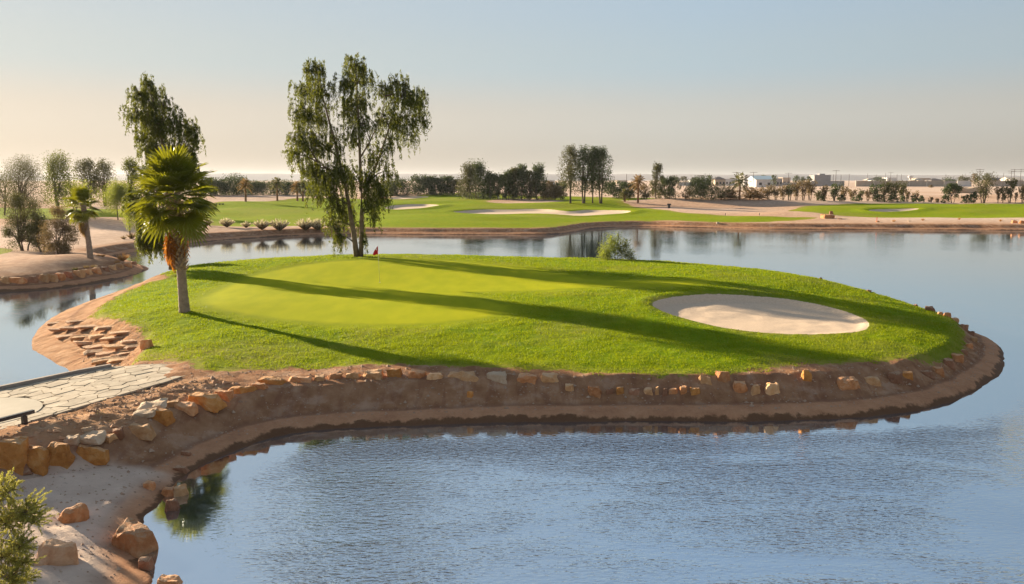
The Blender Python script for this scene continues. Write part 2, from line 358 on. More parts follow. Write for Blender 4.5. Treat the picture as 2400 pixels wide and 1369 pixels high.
def bank_profile(s):
    return np.interp(s, [-3, -0.3, 0, 0.22, 0.60, 0.80, 0.90, 1.9, 3.2], [-0.55, -0.14, 0, 0.20, 0.30, 0.32, 0.34, 0.93, 1.0])
def heights_A(X, Y, attrs=False):
    s = sdist(X, Y, A_full)
    left = sstep(-12.8, -15.5, X) * sstep(27.3, 29, Y)                # the broad dirt bank on the left end
    wdt = 1.0 + 1.1 * left
    s2 = (s + wob(X, Y) * 0.6 * (1 - sstep(1.6, 3, s))) / wdt
    H = np.clip(tpsA(X, Y), 0.25, 2.08)
    z = np.where(s2 < 0, bank_profile(s2), H / np.maximum(H, 0.75) * np.minimum(bank_profile(s2) * np.maximum(H, 0.75), H * 1.0))
    lo = sstep(0.62, 0.45, H); z = np.where(s2 > 0, z * (1 - lo) + lo * np.minimum(0.30 * np.minimum(s2, 1) + 0.12 * np.clip(s2 - 1, 0, 1.5), H), z)
    zl = H * np.clip(s / 2.9, 0, 1) ** 0.75; z = np.where(s > 0, z * (1 - left) + zl * left, z)
    db = sdist(X, Y, bunkA); yy = np.clip((Y - bunkA[:, 1].min()) / (np.ptp(bunkA[:, 1])), 0, 1)
    floor = 1.20 + 0.36 * yy - 0.10 * np.exp(-((yy - .5) / .3) ** 2)
    z = z + 0.12 * np.exp(-((db + .5) / .5) ** 2) * (yy > .35) * sstep(.35, .8, yy)
    z = z * (1 - sstep(0.0, 0.45, db)) + floor * sstep(0.0, 0.45, db) + 0.015 * vnoise(X, Y, .5, 9) * (db > .3)
    dg = sdist(X, Y, grassA); dgr = sdist(X, Y, greenA)
    rub = sstep(-.25, .35, sdist(X, Y, rubbleA)); slb = sstep(-.2, .3, sdist(X, Y, slabsA))
    rough = (1 - sstep(-0.2, 0.3, dg)) * sstep(0.3, 1.0, s)
    z = z + rough * ((0.02 + .03 * sstep(.9, 1.2, s) * (1 - sstep(1.9, 2.3, s))) * vnoise(X, Y * .4, .5, 4) + 0.016 * vnoise(X, Y, .2, 5))
    z = z + rub * (0.045 * vnoise(X * .6, Y, .45, 6) + 0.055 * np.abs(vnoise(X * .7, Y, .26, 7)) + 0.045 * np.abs(vnoise(X * .8, Y, .13, 8)))
    stepz = np.floor((z + 0.03 * vnoise(X, Y, .6, 12) - 0.3 * (X + 20) * 0.0) / 0.11) * 0.11
    z = z * (1 - slb) + slb * (0.35 * z + 0.65 * stepz)
    z = z + (sstep(0, .3, dg) * (1 - sstep(-1.2, .2, dgr))) * (0.018 * vnoise(X, Y, .45, 10) + 0.03 * vnoise(X, Y, 1.7, 11)) * (db < 0)
    ridge = left * (1 - rub) * (1 - sstep(-.2, .3, dg)) * (s > 0.1)
    z = z + ridge * 0.03 * vnoise(X * 0.9 - Y * 2.0, X * .25 + Y * .6, .5, 13)
    if not attrs: return z
    pale = sstep(-.35, .35, sdist(X, Y, paleA) + .4 * vnoise(X, Y, 1.2, 15))
    tone = np.clip(left * sstep(-.8, -.3, s) + rub, 0, 1)
    p = [PXY(380, 838, 1.1), PXY(620, 820, 1.1), PXY(1100, 856, 1.1), PXY(480, 640, 1.5)]
    dry = 0.75 * np.exp(-(((X - p[0][0]) / 2.2) ** 2 + ((Y - p[0][1]) / .9) ** 2)) + .35 * np.exp(-(((X - p[1][0]) / 3) ** 2 + ((Y - p[1][1]) / 1.5) ** 2)) + .35 * np.exp(-((dg - .25) / .35) ** 2)
    dry = dry + .55 * np.exp(-((db + .15) / .22) ** 2) * .6 + 0.3 * sstep(0.2, .6, vnoise(X, Y, 2.5, 16)) * (dgr < -1)
    return z, dict(dw=s2 * np.minimum(wdt, 1.15), dg=np.where(s > 0, dg, -5), dgr=dgr, db=db, tone=tone, pale=pale, dry=np.clip(dry, 0, 1))
X, Y = np.meshgrid(xs, ys)
Z, at = heights_A(X, Y, True)
nx, ny = len(xs), len(ys)
def grid_faces(nx, ny):
    i = np.arange(nx * ny).reshape(ny, nx)
    return np.stack([i[:-1, :-1], i[:-1, 1:], i[1:, 1:], i[1:, :-1]], -1).reshape(-1, 4)
def sub_mesh(name, V, Fc, attrs, mask):
    Fs = Fc[mask]; used = np.unique(Fs); idx = np.full(len(V), -1); idx[used] = np.arange(len(used))
    o = mesh_np(name, V[used], idx[Fs], GM, None, True, {k: v.ravel()[used] for k, v in attrs.items()})
    o['kind'] = 'structure'; return o
Fc = grid_faces(nx, ny); V = np.stack([X.ravel(), Y.ravel(), Z.ravel()], 1)
zf = Z.ravel()[Fc].max(1); keep = zf > -0.35
fb = at['db'].ravel()[Fc].mean(1) > 0; fg = (at['dgr'].ravel()[Fc].mean(1) > 0) & ~fb; fr = (at['dg'].ravel()[Fc].mean(1) > 0) & ~fb & ~fg
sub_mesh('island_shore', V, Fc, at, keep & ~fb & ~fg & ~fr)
sub_mesh('island_grass', V, Fc, at, keep & fr)
sub_mesh('putting_green', V, Fc, at, keep & fg)
sub_mesh('sand_bunker', V, Fc, at, keep & fb)
def ZA(x, y):
    i = np.clip(np.searchsorted(xs, x) - 1, 0, nx - 2); j = np.clip(np.searchsorted(ys, y) - 1, 0, ny - 2)
    fx = np.clip((x - xs[i]) / (xs[i + 1] - xs[i]), 0, 1); fy = np.clip((y - ys[j]) / (ys[j + 1] - ys[j]), 0, 1)
    return (Z[j, i] * (1 - fx) + Z[j, i + 1] * fx) * (1 - fy) + (Z[j + 1, i] * (1 - fx) + Z[j + 1, i + 1] * fx) * fy
def hitA(u, v):
    d = ray(u, v); t = 12 / d.y; 
    while t * d.y < 66:
        p = (d.x * t, d.y * t, CZ + d.z * t)
        if p[2] <= max(ZA(p[0], p[1]), 0): return Vector(p)
        t += 0.04
    return PY(u, v, 58)

# ================================================================== THE MAINLAND AND THE GROUND TO THE HORIZON
bankline = [(-400,620),(-60,690),(0,685),(100,679),(200,667),(290,651),(342,633),(318,618),(290,609),(262,603),(290,597),(330,589),(400,579),(450,571),(520,563),(600,558),(700,552),(850,549),(1000,550),(1200,550),
            (1300,549),(1350,543),(1400,535),(1500,531),(1600,533),(1700,535),(1800,537),(2000,538),(2200,539),(2400,540)]
pond = [(-62, 20), (-62, -26), (60, -26), (130, 10), (135, 90), (95, 118)] + [PXY(u, v, 0) for u, v in bankline[::-1][:-1]] + [(-40, 50), (-62, 46)]
pond = smooth_poly(pond, 4)
gx = np.concatenate([-np.geomspace(95, 6000, 60)[::-1], np.arange(-94, 96, .55), np.geomspace(96.5, 6000, 60)])
gy = np.concatenate([-np.geomspace(32, 3000, 24)[::-1], np.arange(-30, 46, 2.0), np.arange(46, 150, .45), np.arange(150.5, 260, 1.1), np.geomspace(261, 9000, 90)])
GX, GY = np.meshgrid(gx, gy)
def base_far(s, Y=None): return 0.78 + 0.0155 * np.clip(s - 3, 0, 95)
def on_B(pts):
    o = []
    for u, v in pts:
        z = 1.2
        for _ in range(25):
            p = PZ(u, v, z); s = -sdist(np.array([p.x]), np.array([p.y]), pond)[0]; z = 0.6 * z + 0.4 * float(base_far(s))
            if p.y > 1500: break
        o.append((p.x, p.y))
    return o
G1 = smooth_poly(on_B([(-200,486),(0,487),(200,486),(270,488),(300,497),(290,507),(230,510),(100,512),(-200,514)]), 4)
G2 = smooth_poly(on_B([(455,500),(480,487),(520,480),(620,475),(700,470),(800,468),(900,468),(950,463),(1000,461),(1060,457),(1130,460),(1250,462),(1350,463),(1430,462),(1500,463),(1570,468),(1500,473),(1455,478),(1500,486),(1620,501),(1780,509),(1915,512),(1830,519),(1700,521),(1560,517),(1450,520),(1385,523),(1345,531),(1200,537),(1000,534),(870,534),(760,529),(640,531),(560,530),(480,522)]), 4)
G3 = smooth_poly(on_B([(1845,492),(1900,484),(1990,479),(2060,477),(2200,476),(2400,477),(2700,477),(2700,516),(2400,514),(2150,513),(2000,510),(1900,504),(1850,499)]), 4)
G4 = smooth_poly(on_B([(-100,583),(0,582),(30,588),(0,597),(-100,598)]), 4)
B2 = [smooth_poly(on_B(q), 4) for q in ([(902,487),(940,482),(1000,479),(1033,483),(1000,487),(930,490)], [(1062,493),(1130,490),(1200,490),(1270,490),(1330,494),(1400,492),(1478,496),(1440,501),(1350,503),(1250,499),(1120,497)],
      [(915,466),(940,462),(975,462),(1005,463),(975,467),(930,469)], [(2035,493),(2100,491),(2155,491),(2120,494),(2070,496)], [(2290,481),(2330,479),(2400,479),(2450,480),(2400,484),(2330,483)])]
brown = smooth_poly(on_B([(1140,474),(1190,468),(1250,467),(1290,470),(1320,474),(1250,476)]), 4)
def heights_B(X, Y, attrs=False):
    s = -sdist(X, Y, pond)
    prof = np.interp(s + 0.25 * vnoise(X, Y, 3, 21), [-6, 0, .4, 0.8, 1.0, 2.0, 3.5], [-1.2, 0, .18, .24, .27, .74, .78])
    z = np.where(s > 3, base_far(s), prof)
    amp = sstep(2, 14, s) * sstep(0, 1, s)
    far = sstep(250, 600, Y)
    z = z + amp * (0.38 * vnoise(X, Y * 1.3, 19, 22) + 0.16 * vnoise(X, Y, 7, 23)) * (1 - far)
    z = z + sstep(280, 2500, Y) * 1.2 * vnoise(X, Y, 260, 24)
    for u, v, a, rx, ry in MOUNDS:
        (cx, cy), = on_B([(u, v)]); z = z + a * np.exp(-((X - cx) / rx) ** 2 - ((Y - cy) / ry) ** 2)
    # the spit on the left: low dusty mound
    z = z + 0.75 * np.exp(-((X + 33) / 9) ** 2 - ((Y - 64) / 7) ** 2) * sstep(1, 5, s)
    b = np.max([sdist(X, Y, q) for q in B2], 0)
    z = z - 0.35 * sstep(-.2, 1.6, b) + 0.22 * np.exp(-((b + 1.3) / 1.2) ** 2)
    if not attrs: return z
    dg = np.max([sdist(X, Y, q) for q in (G1, G2, G3, G4)], 0)
    dg = np.minimum(np.where((dg > 0), np.minimum(dg, -sdist(X, Y, brown)), dg), s - 2.4) + 0.5 * vnoise(X, Y, 2.2, 25)
    dry = .02 + .30 * sstep(.1, .8, vnoise(X, Y, 13, 26)) + .6 * np.exp(-((dg - .4) / 1.3) ** 2)
    tone = np.clip(.35 + .5 * sstep(95, 140, X * .6 + Y * .8) + .4 * vnoise(X, Y, 16, 27), 0, 1) * sstep(1.4, 2.6, s)
    pale = np.clip(.50 + .35 * vnoise(X, Y * 2, 24, 28) + .25 * sstep(230, 300, Y), 0, .92) * sstep(1.8, 4, s)
    return z, dict(dw=s * .9, dg=dg, dgr=np.full(X.shape, -1.45), db=b, tone=tone, pale=pale, dry=np.clip(dry, 0, 1))
MOUNDS = [(1080,460,1.0,22,10),(1400,480,.8,9,5),(1150,480,.3,12,7),(1640,474,1.0,16,9),(1800,476,.9,22,9),(620,482,.5,14,8),(760,478,.5,12,7),(540,470,.9,16,9),(2000,488,.3,16,8),(2200,485,.3,20,8),
          (930,461,.7,8,4),(1300,459,.7,12,6),(1600,508,-.1,12,6),(250,530,1.1,10,8),(560,463,.6,16,8),(1050,505,.35,14,7)]
GZ, gat = heights_B(GX, GY, True)
V = np.stack([GX.ravel(), GY.ravel(), GZ.ravel()], 1); Fc = grid_faces(len(gx), len(gy))
keep = GZ.ravel()[Fc].max(1) > -0.5
fb = gat['db'].ravel()[Fc].mean(1) > 0; fr = (gat['dg'].ravel()[Fc].mean(1) > 0) & ~fb
sub_mesh('ground', V, Fc, gat, keep & ~fb & ~fr); sub_mesh('fairway', V, Fc, gat, keep & fr); sub_mesh('fairway_bunkers', V, Fc, gat, keep & fb)
def ZB(x, y):
    i = int(np.clip(np.searchsorted(gx, x) - 1, 0, len(gx) - 2)); j = int(np.clip(np.searchsorted(gy, y) - 1, 0, len(gy) - 2))
    fx = (x - gx[i]) / (gx[i + 1] - gx[i]); fy = (y - gy[j]) / (gy[j + 1] - gy[j])
    return float((GZ[j, i] * (1 - fx) + GZ[j, i + 1] * fx) * (1 - fy) + (GZ[j + 1, i] * (1 - fx) + GZ[j + 1, i + 1] * fx) * fy)
def hitB(u, v, start=50):
    d = ray(u, v); t = start / d.y
    while t < 1400:
        p = (d.x * t, d.y * t, CZ + d.z * t)
        if p[2] <= max(ZB(p[0], p[1]), 0): return Vector(p)
        t += 0.15 + t * .0008
    return PY(u, v, 600)

# ------------------------------------------------------------------ water
def water_material():
    m, nt = newmat('pond_water'); geo = N(nt, 'ShaderNodeNewGeometry'); pos = geo.outputs['Position']
    def vs(sx, sy, rot=0):
        v = N(nt, 'ShaderNodeMapping'); L(nt, pos, v.inputs[0]); v.inputs['Scale'].default_value = (sx, sy, 0); v.inputs['Rotation'].default_value = (0, 0, R(rot)); return v.outputs[0]
    sp = N(nt, 'ShaderNodeSeparateXYZ'); L(nt, pos, sp.inputs[0])
    calm = maprange(nt, sp.outputs['Y'], 25, 36, 1, 0.0)                     # breeze only reaches the near side of the island
    patch = maprange(nt, noise(nt, vs(.16, .30, 20), 1.0, 4, 0.55, .6), 0.36, 0.62, 0.35, 1.1)
    leftc = maprange(nt, sp.outputs['X'], -7.0, -2.5, 0.22, 1.0)
    a1 = noise(nt, vs(1.0, 2.6, -14), 3.3, 2, 0.5, 0.3); a2 = noise(nt, vs(1.2, 3.0, 24), 4.5, 2, 0.5, 0.3); a3 = noise(nt, vs(1, 1.8, 5), 9.0, 2, 0.5)
    big = noise(nt, vs(.5, 1.2, 8), .9, 2, .5)
    h = math_(nt, 'ADD', math_(nt, 'ADD', a1, a2), math_(nt, 'MULTIPLY', a3, 0.22))
    h = math_(nt, 'MULTIPLY', h, math_(nt, 'MULTIPLY', math_(nt, 'MULTIPLY', calm, patch), leftc))
    h = math_(nt, 'ADD', h, math_(nt, 'MULTIPLY', big, 0.10))
    farp = maprange(nt, noise(nt, vs(.05, .05), 1.0, 2, .5), .42, .62, .35, 1.0)
    h = math_(nt, 'ADD', h, math_(nt, 'MULTIPLY', math_(nt, 'MULTIPLY', noise(nt, vs(.8, 2.6, 2), 1.6, 2, .5), farp), 0.30))
    sh = N(nt, 'ShaderNodeAttribute', attribute_name='shore').outputs['Fac']
    h = math_(nt, 'MULTIPLY', h, maprange(nt, math_(nt, 'ADD', sh, math_(nt, 'MULTIPLY', math_(nt, 'SUBTRACT', a2, .5), 1.5)), 1.3, 3.2, 0.05, 1.0))
    bm = N(nt, 'ShaderNodeBump'); bm.inputs['Strength'].default_value = 1; bm.inputs['Distance'].default_value = 0.028; L(nt, h, bm.inputs['Height'])
    df = N(nt, 'ShaderNodeBsdfDiffuse'); df.inputs[0].default_value = (0.04, 0.06, 0.085, 1); L(nt, bm.outputs[0], df.inputs['Normal'])
    gl = N(nt, 'ShaderNodeBsdfAnisotropic'); gl.inputs[0].default_value = (0.88, 0.95, 1.0, 1); gl.inputs['Roughness'].default_value = 0.04; L(nt, bm.outputs[0], gl.inputs['Normal'])
    fr = N(nt, 'ShaderNodeFresnel'); fr.inputs[0].default_value = 1.9; L(nt, bm.outputs[0], fr.inputs['Normal'])
    ms = N(nt, 'ShaderNodeMixShader'); L(nt, math_(nt, 'MULTIPLY_ADD', fr.outputs[0], 0.36, 0.64, True), ms.inputs[0]); L(nt, df.outputs[0], ms.inputs[1]); L(nt, gl.outputs[0], ms.inputs[2])
    o = N(nt, 'ShaderNodeOutputMaterial'); L(nt, ms.outputs[0], o.inputs[0])
    return m
WM = water_material()
wx = np.concatenate([[-300, -80], np.arange(-62, 62.1, .8), [90, 300]]); wy = np.concatenate([np.arange(-60, 8, 4.0), np.arange(8, 70, .8), [80, 100, 120, 150, 300]])
WX, WY = np.meshgrid(wx, wy); wsh = np.clip(-sdist(WX, WY, A_full), 0, 20)
tag(mesh_np('water', np.stack([WX.ravel(), WY.ravel(), WX.ravel() * 0], 1), grid_faces(len(wx), len(wy)), WM, None, False, {'shore': wsh.ravel()}), kind='structure')

# ------------------------------------------------------------------ distant hills
m_hill = simple('hill_rock', (0.34, 0.30, 0.28), (0.24, 0.21, 0.2), 0.004, 0.95)
hv = []; hx = np.arange(-3600, 3601, 40.0)
top = 30 + 7 * np.interp(np.abs(hx + 900), [0, 1500, 4000], [1, .6, -.6]) + 3.5 * vnoise(hx, hx * 0, 420, 31) + 1.6 * vnoise(hx, hx * 0, 90, 32)
rows = [(0, -6), (120, .55), (190, .95), (260, 1.0), (700, .9)]
for dy, k in rows:
    for x, t in zip(hx, top): hv.append((x, 4300 + dy + 60 * math.sin(x * .004), (k * t + 2) if k > 0 else -6))
tag(mesh_np('hills', hv, grid_faces(len(hx), len(rows)), m_hill, None, True), kind='structure')
# ================================================================== THE PATH
m_curb = simple('kerb_stone', (0.40, 0.33, 0.27), (0.29, 0.24, 0.20), 2.5, 0.9)
m_mortar = simple('path_joint', (0.34, 0.26, 0.18), (0.22, 0.16, 0.11), 6, 0.95)
m_flag = simple('flagstone', (0.54, 0.45, 0.33), (0.38, 0.30, 0.21), 1.8, 0.85, 0.5, 0.02, objrand=0.14)
m_pad = simple('poured_concrete', (0.52, 0.45, 0.35), (0.42, 0.36, 0.27), 0.9, 0.85, 0.25, 0.01)
def P2(u, v, z=PTH_Z): return Vector(PXY(u, v, z))
upper = [P2(0, 913), P2(95, 893), P2(190, 873), P2(262, 860), P2(330, 851)]
lower = [P2(0, 1005), P2(100, 972), P2(250, 931), P2(350, 904), P2(436, 878)]
extU = upper[0] + (upper[0] - upper[2]) * 6; extL = lower[0] + (lower[0] - lower[2]) * 4
path_poly = [extU] + upper + [P2(385, 850), P2(430, 862)] + lower[::-1] + [extL]
pm = MB(); pm.prism([(p.x, p.y) for p in path_poly], -0.4, PTH_Z - 0.035)
path = tag(pm.build('stone_path', m_mortar), kind='structure')
km = MB(); kp = [extU] + upper[:4]
off = Vector((0.05, 0.17))
for a, b in zip(kp[:-1], kp[1:]):
    n = Vector((-(b - a).y, (b - a).x)).normalized() * 0.12
    q = [a, b, b + n, a + n]; km.prism([(p.x, p.y) for p in q], -0.35, PTH_Z + 0.09)
km.build('kerb', m_curb, path)
def clip_poly(poly, p, n):
    out = []
    for i in range(len(poly)):
        a, b = poly[i], poly[(i + 1) % len(poly)]; da, db_ = (a - p).dot(n), (b - p).dot(n)
        if da <= 0: out.append(a)
        if (da < 0 < db_) or (db_ < 0 < da): out.append(a + (b - a) * (da / (da - db_)))
    return out
def voronoi_cells(boundary, seeds, sx, ax):
    """cells of seeds, measured in a frame stretched along direction ax, clipped to a convex boundary"""
    ay = Vector((-ax.y, ax.x)); T = lambda p: Vector((p.dot(ax) / sx, p.dot(ay))); I = lambda q: ax * (q.x * sx) + ay * q.y
    sT = [T(s) for s in seeds]; bT = [T(b) for b in boundary]; cells = []
    area = sum(bT[i].x * bT[(i + 1) % len(bT)].y - bT[(i + 1) % len(bT)].x * bT[i].y for i in range(len(bT)))
    for i, s in enumerate(sT):
        poly = list(bT)
        for j, t in enumerate(sT):
            if i == j or (s - t).length > 3.2: continue
            poly = clip_poly(poly, (s + t) / 2, t - s)
            if len(poly) < 3: break
        if len(poly) >= 3: cells.append([I(q) for q in poly])
    return cells
def inset(poly, d):
    c = sum(poly, Vector((0, 0))) / len(poly); out = list(poly)
    A_ = sum(poly[i].x * poly[(i + 1) % len(poly)].y - poly[(i + 1) % len(poly)].x * poly[i].y for i in range(len(poly)))
    if A_ < 0: poly = poly[::-1]; out = list(poly)
    for i in range(len(poly)):
        a, b = poly[i], poly[(i + 1) % len(poly)]
        if (b - a).length < 1e-6: continue
        n = Vector(((b - a).y, -(b - a).x)).normalized(); out = clip_poly(out, a - n * d, n)
        if len(out) < 3: return None
    return out
def roundcut(poly):
    out = []
    for i in range(len(poly)):
        a, b, c = poly[i - 1], poly[i], poly[(i + 1) % len(poly)]
        out += [b + (a - b) * .10, b + (c - b) * .10]
    return out
quad = [lower[0] * .35 + extL * .65, lower[4], P2(395, 858), upper[3] + (upper[2] - upper[3]) * .0, upper[0] * .7 + extU * .3]
quad = [quad[0], lower[4] + Vector((.1, 0)), P2(372, 853), upper[3], upper[0] * .7 + extU * .3]
axd = (lower[2] - lower[0]).normalized()
pad_c = P2(-60, 968); pad_r = (P2(94, 960) - pad_c).length
seeds = []
L0 = lower[0] - axd * 3.0; ayd = Vector((-axd.y, axd.x))
for i in range(30):
    for j in range(13):
        s = L0 + axd * (i * .52 + (j % 2) * .26 + random.uniform(-.24, .24)) + ayd * (j * .37 - .1 + random.uniform(-.16, .16))
        if (s - pad_c).length > pad_r - .35: seeds.append(s)
sfl = 0
for c in voronoi_cells(quad, seeds, 1.5, axd):
    cen = sum(c, Vector((0, 0))) / len(c)
    if (cen - pad_c).length < pad_r - .1: continue
    q = inset(c, 0.012)
    if not q or len(q) < 3: continue
    for k in range(24):                                     # keep clear of the round concrete pad
        a = 2 * math.pi * k / 24
    q = roundcut(q); q = [p if (p - pad_c).length > pad_r + .03 else pad_c + (p - pad_c).normalized() * (pad_r + .03) for p in q]
    h = PTH_Z + random.uniform(-.008, .012)
    mb = MB(); mb.prism([(p.x, p.y) for p in q], PTH_Z - .05, h); mb.build('flagstone', m_flag, path); sfl += 1
pp = [(pad_c.x + pad_r * math.cos(a), pad_c.y + pad_r * math.sin(a)) for a in np.linspace(0, 2 * math.pi, 48, endpoint=False)]
# keep the pad on the path: clip with both kerb lines
ppv = [Vector(p) for p in pp]
ppv = clip_poly(ppv, upper[0] , Vector((-(upper[2] - upper[0]).y, (upper[2] - upper[0]).x)))
ppv = clip_poly(ppv, lower[0] + ayd * .12, -ayd)
mb = MB(); mb.prism([(p.x, p.y) for p in ppv], PTH_Z - .05, PTH_Z + .012)
mb.build('concrete_pad', m_pad, path)

# ================================================================== ROCKS
def rockmat(name, a, b, c):
    m, nt = newmat(name); t = N(nt, 'ShaderNodeTexCoord'); oi = N(nt, 'ShaderNodeObjectInfo')
    ad = N(nt, 'ShaderNodeVectorMath', operation='ADD'); L(nt, t.outputs['Object'], ad.inputs[0]); L(nt, oi.outputs['Random'], ad.inputs[1])
    f = noise(nt, ad.outputs[0], 3.2, 7, 0.68, .4); f2 = noise(nt, ad.outputs[0], 14, 6, 0.7)
    col = ramp_(nt, f, [(0.30, b), (0.5, a), (0.72, c)])
    col = mixc(nt, maprange(nt, f2, .55, .75, 0, .5), col, tuple(x * .55 for x in b))
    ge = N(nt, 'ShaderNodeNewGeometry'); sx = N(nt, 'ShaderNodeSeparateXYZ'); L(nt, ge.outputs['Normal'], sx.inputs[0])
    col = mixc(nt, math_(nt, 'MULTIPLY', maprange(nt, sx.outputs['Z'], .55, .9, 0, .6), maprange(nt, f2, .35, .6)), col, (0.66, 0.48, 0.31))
    k = maprange(nt, oi.outputs['Random'], 0, 1, .72, 1.15, False); cc = N(nt, 'ShaderNodeCombineColor'); [L(nt, k, cc.inputs[i]) for i in range(3)]
    col = mixc(nt, 1.0, col, cc.outputs[0], 'MULTIPLY')
    bsdf(nt, col, .85, math_(nt, 'ADD', f, math_(nt, 'MULTIPLY', f2, .4)), 1.0, .09, .15); return m
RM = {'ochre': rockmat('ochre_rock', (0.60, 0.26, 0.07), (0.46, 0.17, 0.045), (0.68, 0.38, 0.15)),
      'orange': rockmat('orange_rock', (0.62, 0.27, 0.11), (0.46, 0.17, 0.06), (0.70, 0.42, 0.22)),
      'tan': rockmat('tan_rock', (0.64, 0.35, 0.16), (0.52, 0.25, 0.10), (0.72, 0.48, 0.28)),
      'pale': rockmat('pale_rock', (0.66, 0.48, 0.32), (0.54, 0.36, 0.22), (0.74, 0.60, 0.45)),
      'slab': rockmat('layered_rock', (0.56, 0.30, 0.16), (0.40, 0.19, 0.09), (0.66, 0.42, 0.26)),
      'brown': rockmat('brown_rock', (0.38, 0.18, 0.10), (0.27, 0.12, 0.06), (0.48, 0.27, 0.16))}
def rock_mesh(w, d, h, seed, flat=0.0, smooth_it=False):
    r = random.Random(seed); bm = bmesh.new(); pts = []
    for sx in (-1, 1):
        for sy in (-1, 1):
            for sz in (0, 1):
                k = .66 + r.random() * .40; top = (.50 + r.random() * .48) if sz else 1
                pts.append((sx * w / 2 * k * (top if not flat else .95), sy * d / 2 * k * (top if not flat else .95), (-.18 * h) if sz == 0 else h * (.72 + .28 * r.random())))
    for _ in range(7 if not flat else 9):
        a = r.random() * 6.283; t = r.random()
        pts.append((math.cos(a) * w / 2 * (1 - .15 * t), math.sin(a) * d / 2 * (1 - .15 * t), h * (t * .85)))
    for p in pts: bm.verts.new(p)
    bmesh.ops.convex_hull(bm, input=bm.verts[:])
    for vtx in [x for x in bm.verts if not x.link_faces]: bm.verts.remove(vtx)
    bmesh.ops.bevel(bm, geom=bm.edges[:], offset=min(w, d, h) * .05, segments=1, affect='EDGES', clamp_overlap=True)
    for vtx in bm.verts: vtx.co.z = max(-.2 * h, min(h * 1.02, vtx.co.z)); vtx.co.x = max(-w * .56, min(w * .56, vtx.co.x)); vtx.co.y = max(-d * .56, min(d * .56, vtx.co.y))
    bmesh.ops.triangulate(bm, faces=bm.faces[:])
    for q_ in (.30, .17):
        bmesh.ops.subdivide_edges(bm, edges=[e for e in bm.edges if e.calc_length() > max(w, h) * q_], cuts=1); bmesh.ops.triangulate(bm, faces=bm.faces[:])
    off_ = Vector((seed * 3.7, seed * 1.3, 0)); m0 = min(w, d, h * 2); k = .20 * m0
    for vtx in bm.verts: vtx.co += (mn.noise_vector(vtx.co / m0 * 2.0 + off_) * k * .6 + mn.noise_vector(vtx.co / m0 * 5.5 + off_) * k * .28)
    me = bpy.data.meshes.new('rock'); bm.to_mesh(me); bm.free(); return me
def put_rock(p, w, d, h, mat, label, group, name='rock', rz=None, tilt=(0, 0), flat=0, cat='rock'):
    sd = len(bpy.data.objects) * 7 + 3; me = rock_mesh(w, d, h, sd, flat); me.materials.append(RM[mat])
    o = bpy.data.objects.new(name, me); o.location = p; r = random.Random(sd)
    o.rotation_euler = (tilt[0], tilt[1], r.uniform(-.25, .25) if rz is None else rz); link(o); return tag(o, label, cat, group)
GR = 'rocks lining the island bank'
def bank_rock(u, v, w, h, mat, label, dz=0.0, **k):
    v -= 2.5; p = hitA(u, v + h / 2 - 1)
    for q_ in range(14):
        if p.z > .8 and p.y < 56: break
        p = hitA(u, v + h / 2 + 1.5 * q_)
    s = p.y / F; W, H = w * s * (1.15 if u < 1010 else .98), h * s * .95
    put_rock((p.x, p.y + W * .22, p.z - .05 + dz), W, min(W * .75, .55), H * .95 + .05, mat, label, k.pop('group', GR), **k)
